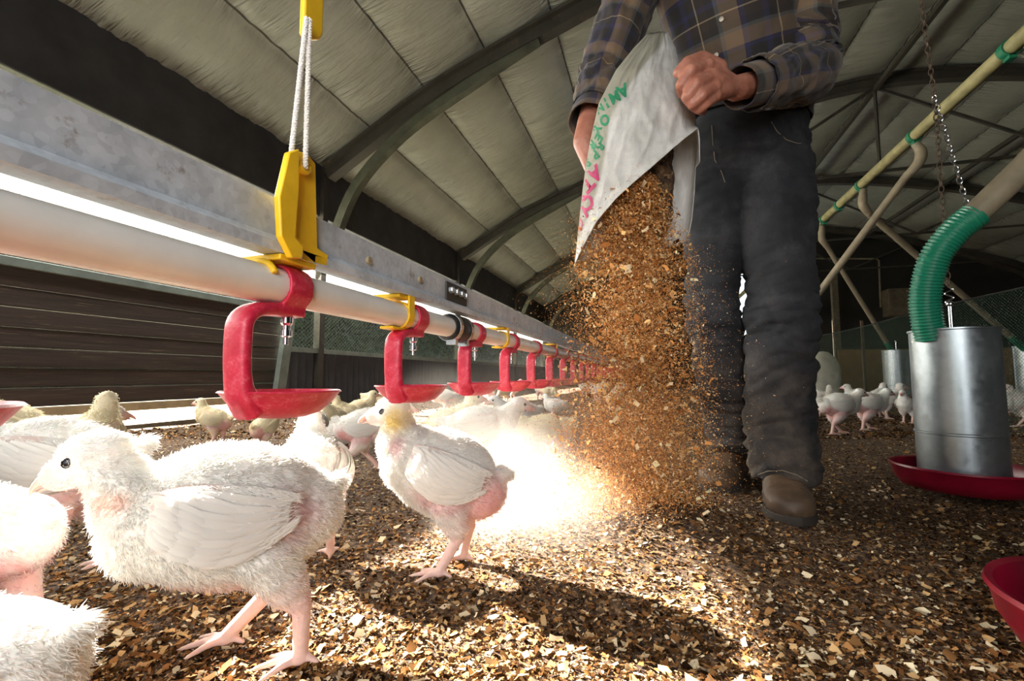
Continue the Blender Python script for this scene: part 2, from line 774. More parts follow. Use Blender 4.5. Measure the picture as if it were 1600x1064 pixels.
wr2 = 1 - np.abs(fbm(np.stack([S.ravel() * 2.2, Yg.ravel() * 11.0 + 1.2 * np.sin(S.ravel() * 3), 0 * S.ravel()], 1), 3, 13)).reshape(S.shape) * 2
off = -0.035 * puff + 0.020 * wr2 * (np.exp(-((fr - 0.0) / 0.30) ** 2) + .45 * np.exp(-((fr - 1.0) / 0.18) ** 2)) + 0.008 * wr
V = np.stack([(rx_[None] + nn[None, :, 0] * (off + 0.05)), Yg, (rz_[None] + nn[None, :, 1] * (off + 0.05))], -1).reshape(-1, 3)
ny, nx = S.shape
ii = (np.arange(ny - 1)[:, None] * nx + np.arange(nx - 1)[None]).ravel()
F = np.stack([ii, ii + nx, ii + nx + 1, ii + 1], 1)
me = uniform_mesh('ceiling', V, F)
set_vec(me, np.stack([(S / SEG * NP).ravel(), Yg.ravel(), 0 * Yg.ravel()], 1))
o = struct(link_mesh('ceiling', me, M['roof']), 'curved roof lined with pale quilted insulation sheets')

# ---- left wall: eaves band, side opening, plank flap, sill, posts
OB, OT = 0.90, 1.90
struct(MB().box((XW - 0.045, (YN + YF) / 2, (OT + 2.50) / 2), (0.07, YF - YN, 2.50 - OT)).build('wall_left', M['beam'], bevel=0.01), 'dark eaves band along the left wall')
struct(MB().box((XR + 0.1, (YN + YF) / 2, 1.18), (0.18, YF - YN, 2.44)).build('wall_right', M['dark']))
b = MB()
for k in range(7):
    z0 = 0.165 + k * 0.103
    b.box((XW - 0.02 - 0.006 * (k % 2), 0.9, z0 + 0.051), (0.03, 4.6, 0.0995))
b.build('trim_1', M['planks'], smooth=False, bevel=0.004)
struct(bpy.data.objects['trim_1'], 'dark brown wooden plank flap low on the left wall')
struct(MB().box((XW - 0.02, 0.9, 0.137), (0.05, 4.6, 0.052)).build('trim_2', M['sill'], bevel=0.004), 'pale tan board under the plank flap')
struct(MB().box((XW - 0.01, 0.9, 0.905), (0.06, 4.6, 0.05)).build('trim_3', M['greenbar'], bevel=0.004), 'grey green rail along the top of the planks')
struct(MB().box((XW - 0.03, 6.1, 0.0), (0.07, 15, 0.05)).build('baseboard_left', M['wood']), 'low timber kerb at the foot of the left wall')
# far panels
bz = at(560, 556, x=XW).z
b = MB()
yy = np.arange(3.25, YF, 0.05)
Vc, Fc = [], []
for i, y_ in enumerate(yy):
    for z_ in (-0.02, bz):
        Vc.append((XW - 0.02 + 0.012 * (1 if i % 2 else -1), y_, z_))
for i in range(len(yy) - 1):
    Fc.append((2 * i, 2 * i + 2, 2 * i + 3, 2 * i + 1))
b.add(Vc, Fc)
struct(b.build('trim_4', M['corr'], smooth=False, fix=False), 'dark corrugated sheeting low on the far left wall')
struct(MB().box((XW, (3.25 + YF) / 2, bz + 0.02), (0.05, YF - 3.25, 0.045)).build('trim_5', M['greenbar']), 'green bar above the corrugated sheeting')
# wire netting of the opening
b = MB()


def netting(b, x, y0, y1, z0, z1, pitch, th, flip=1):
    h = z1 - z0
    n = int((y1 - y0) / pitch)
    for k in range(n):
        for s_ in (1, -1):
            ya = y0 + k * pitch
            yb = ya + s_ * h * 1.3
            za, zb = z0, z1
            if yb > y1:
                zb = z0 + (y1 - ya) / (h * 1.3) * h
                yb = y1
            if yb < y0:
                zb = z0 + (ya - y0) / (h * 1.3) * h
                yb = y0
            if zb - za < 0.01:
                continue
            d_ = Vector((0, yb - ya, zb - za)).normalized()
            n_ = Vector((0, -d_.z, d_.y)) * (th / 2)
            e_ = Vector((th / 2, 0, 0))
            A, B_ = Vector((x, ya, za)), Vector((x, yb, zb))
            b.add([A + n_, A - n_ + e_, A - n_ - e_, B_ + n_, B_ - n_ + e_, B_ - n_ - e_], [(0, 1, 4, 3), (1, 2, 5, 4), (2, 0, 3, 5)])


netting(b, XW - 0.06, YN, 3.2, 0.92, OT, 0.045, 0.0016)
netting(b, XW - 0.06, 3.2, YF, bz, OT, 0.05, 0.0024)
o = b.build('window_1', M['wire'], smooth=False, fix=False)
struct(o, 'wire netting over the open side of the shed')
# pale translucent curtain drawn up over the middle of the opening
t_ = NT('curtain_sheet')
tr = t_.n('ShaderNodeBsdfTranslucent')
tr.inputs[0].default_value = (0.80, 0.80, 0.76, 1)
df = t_.n('ShaderNodeBsdfDiffuse')
df.inputs[0].default_value = (0.7, 0.7, 0.68, 1)
mx_ = t_.n('ShaderNodeMixShader')
mx_.inputs[0].default_value = 0.45
t_.l(tr.outputs[0], mx_.inputs[1])
t_.l(df.outputs[0], mx_.inputs[2])
t_.l(mx_.outputs[0], t_.out.inputs[0])
M['curtain'] = t_.m
CB, CT = 0.97, 1.60
yy = np.arange(YN, YF, 0.04)
zz = np.linspace(0, 1, 7)
Yc, Zc = np.meshgrid(yy, zz)
Zc = CB + Zc * (np.where(Yc > 1.80, 1.93, CT) - CB)
Xc = XW - 0.12 + 0.010 * vnoise(np.stack([Yc.ravel() * 6, Zc.ravel() * 2, 0 * Yc.ravel()], 1), 6).reshape(Yc.shape)
ii = (np.arange(len(zz) - 1)[:, None] * len(yy) + np.arange(len(yy) - 1)[None]).ravel()
o = link_mesh('side_curtain', uniform_mesh('side_curtain', np.stack([Xc.ravel(), Yc.ravel(), Zc.ravel()], 1), np.stack([ii, ii + 1, ii + len(yy) + 1, ii + len(yy)], 1)), M['curtain'])
so = o.modifiers.new('s', 'SOLIDIFY')
so.thickness = 0.002
tag(o, 'white translucent curtain glowing behind the wire netting of the side opening', 'curtain')
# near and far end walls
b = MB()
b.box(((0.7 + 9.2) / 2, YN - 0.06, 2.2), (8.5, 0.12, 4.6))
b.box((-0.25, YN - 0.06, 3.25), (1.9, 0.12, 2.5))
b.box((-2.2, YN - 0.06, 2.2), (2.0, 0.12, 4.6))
struct(b.build('wall_near', M['dark'], smooth=False))  # unseen gap left behind the camera, added to let fill light in
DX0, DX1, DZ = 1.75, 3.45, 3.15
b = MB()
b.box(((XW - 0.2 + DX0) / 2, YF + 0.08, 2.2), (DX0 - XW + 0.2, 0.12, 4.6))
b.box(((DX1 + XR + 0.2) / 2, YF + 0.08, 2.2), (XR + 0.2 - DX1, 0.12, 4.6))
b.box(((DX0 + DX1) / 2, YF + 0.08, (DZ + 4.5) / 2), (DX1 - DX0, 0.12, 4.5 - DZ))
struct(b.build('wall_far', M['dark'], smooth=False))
b = MB()
b.bar((DX0, YF, 0), (DX0, YF, DZ), 0.08, 0.08, up=(0, 1, 0))
b.bar((DX1, YF, 0), (DX1, YF, DZ), 0.08, 0.08, up=(0, 1, 0))
b.bar((DX0, YF, DZ), (DX1, YF, DZ), 0.08, 0.08)
b.bar((DX0, YF, 0.9), (DX1, YF, 2.2), 0.05, 0.05)
struct(b.build('door_1', M['steel_dark']), 'open far doorway with a diagonal brace')

# hedge outside
rng = np.random.default_rng(4)
b = MB()
P, Fh = [], []
hy = np.arange(-14, 130, 0.3)
hh = np.arange(0, 4.75, 0.25)
for j, z_ in enumerate(hh):
    for i, y_ in enumerate(hy):
        P.append((0, y_, z_))
P = np.array(P)
nz = fbm(P * 1.5, 3, 2)
P[:, 0] = -14 + 0.5 * nz
top = P[:, 2] > 4.3
P[top, 0] -= 0.6
P[:, 2] *= 1 + 0.06 * vnoise(np.stack([P[:, 1] * 1.2, 0 * P[:, 1], 0 * P[:, 1]], 1), 8)
nh = len(hy)
Fh = [(j * nh + i, j * nh + i + 1, (j + 1) * nh + i + 1, (j + 1) * nh + i) for j in range(len(hh) - 1) for i in range(nh - 1)]
me = bpy.data.meshes.new('hedge')
nl = 60000
ly = rng.uniform(-12, 70, nl)
lz = rng.uniform(0, 4.6, nl)
lx = -14 + 0.5 * fbm(np.stack([0 * ly, ly, lz], 1) * 1.5, 3, 2) + rng.uniform(-0.05, 0.18, nl)
c0 = np.stack([lx, ly, lz], 1)
a_ = rng.normal(size=(nl, 3)) * 0.06
b_ = rng.normal(size=(nl, 3)) * 0.03
LV = np.stack([c0 + a_, c0 + b_, c0 - a_, c0 - b_], 1).reshape(-1, 3)
LF = np.arange(nl * 4).reshape(-1, 4)
AV = np.vstack([P, LV])
AF = np.vstack([np.array(Fh), LF + len(P)])
o = link_mesh('hedge', uniform_mesh('hedge', AV, AF), M['hedge'], smooth=False)
tag(o, 'dark leafy hedge outside, seen through the side netting', 'hedge', kind='stuff')

# ============================================================ roof arches
def arch_pt(x, drop=0.0):
    return Vector((x, 0, float(np.interp(x, prof[:, 0], prof[:, 1])) - drop))


arch_y = [3.66, 6.95, 10.27, 13.3]
arch_lab = ['steel roof arch nearest the camera, springing from the eaves above the first drinkers',
            'second steel roof arch along the shed, behind the nearest one',
            'third steel roof arch along the shed, half way to the far end',
            'farthest steel roof arch, against the dark end wall']


def curve_bar(b, pts, wd, dp, up):
    Pn, T, N, B = frames(pts, up)
    V, F = [], []
    for p, n_, q in zip(Pn, N, B):
        for i, j in ((-1, -1), (1, -1), (1, 1), (-1, 1)):
            V.append(p + q * (i * wd / 2) + n_ * (j * dp / 2))
    m = len(Pn)
    for i in range(m - 1):
        for k in range(4):
            F.append((4 * i + k, 4 * i + (k + 1) % 4, 4 * i + 4 + (k + 1) % 4, 4 * i + 4 + k))
    F += [(3, 2, 1, 0), tuple(4 * (m - 1) + k for k in range(4))]
    b.add(V, F)


protoA = thing('roof_arch', arch_lab[0], 'roof arch')
b = MB()
curve_bar(b, [arch_pt(x, 0.07) for x in np.linspace(XW + 0.06, XR - 0.06, 60)], 0.13, 0.11, (0, 1, 0))
curve_bar(b, [arch_pt(x, 0.02) for x in np.linspace(XW + 0.06, XR - 0.06, 60)], 0.03, 0.20, (0, 1, 0))
b.build('arch_bar', M['steel_dark'], protoA, smooth=False)
for sgn in (1, -1):
    mid = 3.0

    def mx(x):
        return x if sgn > 0 else 2 * mid - x
    b = MB()
    pts = catmull([(mx(XW + 0.10), 0, 1.55), (mx(XW + 0.38), 0, 2.15), (mx(-2.2), 0, 2.62), (mx(-1.5), 0, 2.98), (mx(-0.9), 0, 3.26)], 8)
    curve_bar(b, [Vector(p) for p in pts], 0.09, 0.08, (0, 1, 0))
    b.build('knee_brace', M['brace'] if sgn > 0 else M['steel_dark'], protoA, smooth=False)
    b = MB()
    b.bar((mx(XW), 0, 0), (mx(XW), 0, 2.4), 0.07, 0.07, up=(0, 1, 0))
    b.build('post', M['steel_dark'], protoA, smooth=False)
# ties of the right part
for (x0, z0, x1, z1) in ((1.0, 3.0, 7.8, 3.0), (1.0, 3.0, 2.9, 4.15), (2.9, 4.15, 4.8, 3.0), (4.8, 3.0, 6.2, 3.6), (2.9, 3.0, 2.9, 4.15), (1.0, 3.0, 0.2, 3.65)):
    MB().bar((x0, 0, z0), (x1, 0, z1), 0.03, 0.035).build('tie_rod', M['steel_dark'], protoA, smooth=False)
for i, y_ in enumerate(arch_y):
    if i == 0:
        protoA.location = (0, y_, 0)
    else:
        dup(protoA, (0, y_, 0), 0, arch_lab[i])
protoA.location = (0, arch_y[0], 0)

# purlin pipe running lengthways on the right
o = thing('roof_purlin', 'long steel purlin running under the roof right of the man', 'beam', (5.0, 0, 3.6))
MB().bar((5.0, 1.5, 3.72), (5.0, YF, 3.72), 0.05, 0.06).build('bar', M['steel_dark'], o)
o2 = thing('roof_purlin', 'long steel purlin near the ridge above the man', 'beam', (2.9, 0, 4.1))
MB().bar((2.9, 1.5, 4.12), (2.9, YF, 4.12), 0.05, 0.06).build('bar', M['steel_dark'], o2)

# frame post by the plank flap
pb, pt = at(436, 610, x=XW + 0.05), at(452, 500, x=XW + 0.05)
o = thing('door_post', 'leaning galvanised post at the end of the plank flap', 'post', pb)
dr = (pt - pb)
MB().bar(pb - dr * 0.55, pb + dr * 2.2, 0.05, 0.09, up=(0, 1, 0)).build('upright', M['greenbar'], o, smooth=False)

# ============================================================ drinker line
PX, PZ, PR = -0.30, 0.404, 0.0148
_a, _b = at(0, 300, x=PX), at(0, 395, x=PX)
_c, _d = at(400, 408, x=PX), at(400, 470, x=PX)
print('PIPE z', _a.z, _b.z, _c.z, _d.z, 'rail', at(0, 270, x=PX).z, at(0, 108, x=PX).z, at(430, 310, x=PX).z, at(700, 445, x=PX).z)
print('CUP', at(435, 650, x=PX).z, at(435, 615, x=PX).z)
LY0, LY1 = -1.3, 9.0
PZ = (_a.z + _b.z + _c.z + _d.z) / 4
PR = ((_a.z - _b.z) + (_c.z - _d.z)) / 4

t = thing('water_pipe', 'long white plastic water pipe carrying the red drinkers', 'pipe', (PX, 0, PZ))
MB().tube([(PX, y_, PZ) for y_ in np.linspace(LY0, LY1, 30)], PR, 20).build('pipe', M['pvc'], t)
yc = at(712, 515, x=PX).y
b = MB()
prof_c = [(0.0, -0.033), (PR * 1.12, -0.033), (PR * 1.3, -0.027), (PR * 1.18, -0.02), (PR * 1.42, -0.012), (PR * 1.42, 0.012), (PR * 1.18, 0.02), (PR * 1.3, 0.027), (PR * 1.12, 0.033), (0, 0.033)]
RY = Matrix.Rotation(-PI / 2, 3, 'X')
b.lathe(prof_c, (PX, yc, PZ), 24, RY)
cp = b.build('coupling', M['black'], t)
cp['label'] = 'black rubber coupling with two hose clamps'
for dy in (-0.022, 0.022):
    b = MB()
    b.lathe([(PR * 1.36, -0.005), (PR * 1.42, -0.005), (PR * 1.42, 0.005), (PR * 1.36, 0.005)], (PX, yc + dy, PZ), 24, RY, close=True)
    b.box((PX + 0.004, yc + dy, PZ - PR * 1.5), (0.016, 0.008, 0.008))
    b.build('hose_clamp', M['chrome'], cp)

# rail
RZ0 = at(0, 256, x=PX + 0.012).z
RZ1 = (at(0, 108, x=PX + 0.012).z + at(430, 308, x=PX + 0.012).z) / 2
t = thing('support_rail', 'long galvanised steel rail above the white pipe, stained with rust', 'rail', (PX, 0, RZ0))
b = MB()
x0 = PX + 0.012
sec = [(x0, RZ1), (x0, RZ0 + 0.014), (x0 + 0.006, RZ0 + 0.008), (x0 + 0.006, RZ0), (x0 - 0.013, RZ0), (x0 - 0.013, RZ0 + 0.0015), (x0 + 0.0045, RZ0 + 0.0015),
       (x0 + 0.0045, RZ0 + 0.0075), (x0 - 0.0018, RZ0 + 0.0135), (x0 - 0.0018, RZ1 - 0.0015), (x0 - 0.016, RZ1 - 0.0015), (x0 - 0.016, RZ1)]
ysr = np.linspace(LY0, LY1, 12)
V = [(p, y_, q) for y_ in ysr for p, q in sec]
ns = len(sec)
F = [(i * ns + k, i * ns + (k + 1) % ns, (i + 1) * ns + (k + 1) % ns, (i + 1) * ns + k) for i in range(len(ysr) - 1) for k in range(ns)]
F += [tuple(range(ns)), tuple((len(ysr) - 1) * ns + k for k in range(ns - 1, -1, -1))]
b.add(V, F)
b.build('rail', M['galv'], t, smooth=False)
RX = Matrix.Rotation(PI / 2, 3, 'Y')
for (px_, py_) in ((575, 407), (655, 437)):
    p = at(px_, py_, x=x0)
    b = MB()
    b.lathe([(0, 0.003), (0.004, 0.003), (0.0042, 0.0), (0.0042, -0.002)], p, 12, RX)
    b.box((p.x + 0.003, p.y, p.z), (0.001, 0.006, 0.001))
    b.build('screw', M['sill'], t)['label'] = 'brassy round screw head'
ys_ = at(712, 455, x=x0).y
pl = MB().box((x0 + 0.0015, ys_, (RZ0 + RZ1) / 2 + 0.004), (0.003, 0.075, (RZ1 - RZ0) * 0.62)).build('splice_plate', M['steel_dark'], t, bevel=0.001)
for k in range(4):
    for zz in (0,):
        p = Vector((x0 + 0.003, ys_ - 0.027 + 0.018 * k, (RZ0 + RZ1) / 2 + 0.006))
        MB().lathe([(0, 0.006), (0.0045, 0.006), (0.0050, 0.0045), (0.0050, 0.0)], p, 6, RX).build('bolt', M['galv_blue'], pl, smooth=False)

# cup drinker, modelled with its tray centre over the origin
cz0 = at(435, 652, x=PX).z - 0.0
czr = at(435, 612, x=PX).z
print('tray', cz0, czr, 'pipe', PZ, PR, 'rail', RZ0, RZ1)
TR = 0.046


def make_cup():
    t = thing('cup_drinker', 'x', 'drinker')
    b = MB()
    # clamp round the pipe
    n = 28
    for (ya, yb) in ((-0.013, 0.013),):
        prof_ = [(PR * 1.02, ya), (PR * 1.24, ya), (PR * 1.27, 0), (PR * 1.24, yb), (PR * 1.02, yb)]
        b.lathe(prof_, (0, 0, PZ), n, RY, close=True)
    b.box((0, 0, PZ - PR * 1.3), (0.022, 0.026, 0.008))
    # arm: leaves the clamp towards -y, turns down and reaches the tray
    path = catmull([(0.000, 0.010, PZ - PR * 1.25), (0.0, -0.012, PZ - PR * 1.28), (0, -0.032, PZ - PR * 1.5), (0, -0.043, PZ - PR * 2.1), (0, -0.045, PZ - PR * 3.2),
                    (0, -0.044, czr + 0.015), (0, -0.040, czr - 0.002), (0, -0.030, cz0 + 0.006)], 6)
    m = len(path)
    wx = [0.0105 + 0.0012 * math.sin(3 * i / m) + (0.003 * max(0, i / m - 0.75) * 4) for i in range(m)]
    wy = [0.0058 + (0.004 * max(0, i / m - 0.7) * 3.3) for i in range(m)]
    b.loft(path, wx, wy, 14, up=(0, 1, 0.001), pw=3.0)
    me = remeshed(b, 0.0016, 3)
    bb = MB()
    V = verts_of(me)
    bb.add(V, [tuple(p.vertices) for p in me.polygons])
    # tray: shallow bowl with a thin flared lip
    H = czr - cz0
    pr = [(0, cz0 + 0.0), (TR * 0.42, cz0 + 0.0005), (TR * 0.66, cz0 + H * 0.20), (TR * 0.86, cz0 + H * 0.58), (TR * 1.0, czr - 0.0005), (TR * 1.03, czr),
          (TR * 1.0, czr + 0.0012), (TR * 0.94, czr - 0.002), (TR * 0.82, cz0 + H * 0.62), (TR * 0.6, cz0 + H * 0.32), (TR * 0.35, cz0 + 0.004), (0, cz0 + 0.0035)]
    bb.lathe(pr, (0, 0, 0), 40)
    bb.build('cup', M['red'], t, angle=60)
    b = MB()
    b.lathe([(0, 0.004), (0.0052, 0.004), (0.0052, -0.010), (0.0036, -0.012), (0.0036, -0.016), (0.0050, -0.016), (0.0050, -0.021), (0.0022, -0.022), (0.0022, -0.028), (0, -0.028)],
            (0, 0.002, PZ - PR * 1.3), 14)
    b.build('nipple', M['chrome'], t, angle=30)
    return t


cup = make_cup()
CUPY = [0.312 + 0.2165 * k for k in range(22)]
cup_lab = ['nearest red plastic cup drinker hanging from the white pipe above the big chick',
           'second red cup drinker, right above the yellow-naped chick',
           'third red cup drinker along the white pipe, past the black coupling',
           'fourth red cup drinker along the white pipe']
for k in range(-1, 22):
    y_ = 0.312 + 0.2165 * k
    if k == -1:
        lab = 'red cup drinker at the left edge, closest behind the camera, mostly out of the frame'
    elif k < 4:
        lab = cup_lab[k]
    elif k < 6:
        lab = ['fifth red cup drinker, just left of the falling shavings', 'sixth red cup drinker, at the edge of the falling shavings'][k - 4]
    else:
        lab = 'small far red cup drinker on the pipe behind the falling shavings'
    if k == 0:
        cup.location = (PX, y_, 0)
        cup['label'] = lab
        cup['group'] = 'cup drinkers along the pipe'
    else:
        dup(cup, (PX, y_, 0), 0, lab, 'cup drinkers along the pipe')
cup.location = (PX, 0.312, 0)

# big yellow hanger
def plate(b, pix, x, th):
    b.prism([at(p, q, x=x) for p, q in pix], (th, 0, 0))


hc = at(467, 340, x=PX + 0.02)
t = thing('pipe_hanger', 'big yellow plastic hanger clipped over the rail, hung on white cord', 'hanger', (PX, hc.y, RZ0))
b = MB()
plate(b, [(443, 239), (459, 234), (459, 300), (453, 372), (466, 386), (464, 405), (447, 404), (430, 370), (427, 308)], PX + 0.020, 0.006)
b.build('front_leg', M['yellow'], t, bevel=0.0012)
b = MB()
plate(b, [(456, 237), (472, 241), (485, 257), (488, 388), (505, 399), (503, 418), (462, 408), (464, 385), (452, 372)], PX + 0.012, 0.006)
b.build('back_leg', M['yellow'], t, bevel=0.0012)
b = MB()
pe = at(474, 256, x=PX + 0.021)
ring = [(pe.x, pe.y + 0.0062 * math.cos(a), pe.z + 0.0065 * math.sin(a)) for a in np.linspace(-PI, 0, 12)]
b.tube(ring, 0.0028, 8)
b.build('cord_eye', M['yellow'], t)
b = MB()
hz = RZ0 - 0.003
b.box((PX - 0.004, hc.y + 0.004, hz), (0.044, 0.040, 0.005))
b.tube([(PX + 0.0165 * math.cos(a), hc.y - 0.018, PZ + 0.0165 * 1.05 * math.sin(a)) for a in np.linspace(0.4, PI - 0.4, 10)], 0.003, 6)
b.build('foot_plate', M['yellow'], t, bevel=0.001)

# small yellow clips
for k, (px_, lab) in enumerate(((625, 'small yellow clip round the pipe, left of the second drinker'), (783, 'small yellow clip round the pipe, just right of the third drinker'),
                                (862, 'tiny yellow clip round the far pipe'))):
    y_ = at(px_, 490, x=PX).y
    t = thing('pipe_clip', lab, 'clip', (PX, y_, PZ), group='yellow pipe clips')
    b = MB()
    b.lathe([(PR * 1.01, -0.007), (PR * 1.16, -0.007), (PR * 1.16, 0.007), (PR * 1.01, 0.007)], (PX, y_, PZ), 24, RY, close=True)
    b.box((PX + PR * 1.02, y_, PZ + 0.5 * (RZ0 - PZ)), (0.003, 0.014, RZ0 - PZ + 0.002))
    b.box((PX - 0.002, y_ - 0.012, PZ - PR * 1.12), (0.018, 0.030, 0.003))
    b.box((PX - 0.004, y_ - 0.01, RZ0 - 0.0025), (0.036, 0.030, 0.004))
    b.build('band', M['yellow'], t, bevel=0.0008)

# cords and the yellow strainer above
t = thing('suspension_rope', 'doubled white twisted cord running up from the yellow hanger', 'cord', at(478, 60, x=PX + 0.02))
top = at(480, 62, x=PX + 0.02)
ends = [at(455, 242, x=PX + 0.021), at(477, 262, x=PX + 0.024)]
tops = [at(479, 28, x=PX + 0.021), at(484, 30, x=PX + 0.022)]
for a, c in zip(tops, ends):
    b = MB()
    d_ = c - a
    P_, T_, N_, B_ = frames([a, c])
    for ph in (0, 2.09, 4.19):
        pts = []
        for i in range(90):
            q = i / 89
            an = ph + q * d_.length / 0.0075 * 2 * PI
            w_ = a.lerp(c, q) + N_[0] * (0.00115 * math.cos(an)) + B_[0] * (0.00115 * math.sin(an))
            pts.append(w_)
        b.tube(pts, 0.0013, 6)
    b.build('strand', M['rope'], t)
t = thing('cord_tightener', 'yellow slotted plastic cord tightener at the top edge', 'tightener', at(480, 40, x=PX + 0.02))
b = MB()
plate(b, [(470, -60), (500, -60), (497, 56), (493, 64), (474, 64), (466, 54)], PX + 0.010, 0.006)
b.build('plate', M['yellow'], t, bevel=0.002)
MB().tube([at(490, -55, x=PX + 0.02), Vector((PX + .03, at(490, -55, x=PX + 0.02).y + .02, 3.5))], 0.002, 8).build('cord', M['rope'], t)

# ============================================================ chicks
def m_plumage(name, trans):
    t = NT(name)
    a = t.n('ShaderNodeAttribute', attribute_name='Col')
    nz = t.noise(t.coord('Object'), 160, 4)
    c = t.mix(0.35, a.outputs['Color'], t.mix(1.0, a.outputs['Color'], t.ramp(nz, [(0.3, (0.72, 0.70, 0.68)), (0.65, (1, 1, 1))]), 'MULTIPLY'))
    if trans:
        df = t.n('ShaderNodeBsdfDiffuse')
        tl = t.n('ShaderNodeBsdfTranslucent')
        mx = t.n('ShaderNodeMixShader')
        mx.inputs[0].default_value = trans
        t.l(a.outputs['Color'], df.inputs[0])
        t.l(a.outputs['Color'], tl.inputs[0])
        t.l(df.outputs[0], mx.inputs[1])
        t.l(tl.outputs[0], mx.inputs[2])
        t.l(mx.outputs[0], t.out.inputs[0])
    else:
        t.base(c)
        t.set(Roughness=0.75)
        t.b.inputs['Subsurface Weight'].default_value = 0.35
        t.b.inputs['Subsurface Radius'].default_value = (0.012, 0.006, 0.004)
        t.bump(nz, 0.35, 0.0015)
    return t.m


M['skin_down'] = m_plumage('chick_body', 0)
M['down'] = m_plumage('chick_down', 0.42)
M['eye'] = simple('chick_eye', (0.012, 0.010, 0.012), 0.08, var=0)


def m_beak():
    t = NT('chick_beak')
    a = t.coord('Object')
    t.base(t.ramp(t.noise(a, 60), [(0.3, (0.68, 0.31, 0.26)), (0.7, (0.80, 0.46, 0.38))]))
    t.set(Roughness=0.4)
    t.b.inputs['Subsurface Weight'].default_value = 0.25
    t.b.inputs['Subsurface Radius'].default_value = (0.008, 0.003, 0.002)
    return t.m


M['beak'] = m_beak()
WHITE, CREAM, PINK, LEG, MAUVE, YEL = (0.86, 0.845, 0.81), (0.80, 0.72, 0.52), (0.74, 0.50, 0.45), (0.78, 0.53, 0.47), (0.62, 0.43, 0.43), (0.74, 0.56, 0.20)


def rotY(deg):
    return Matrix.Rotation(math.radians(deg), 3, 'Y')


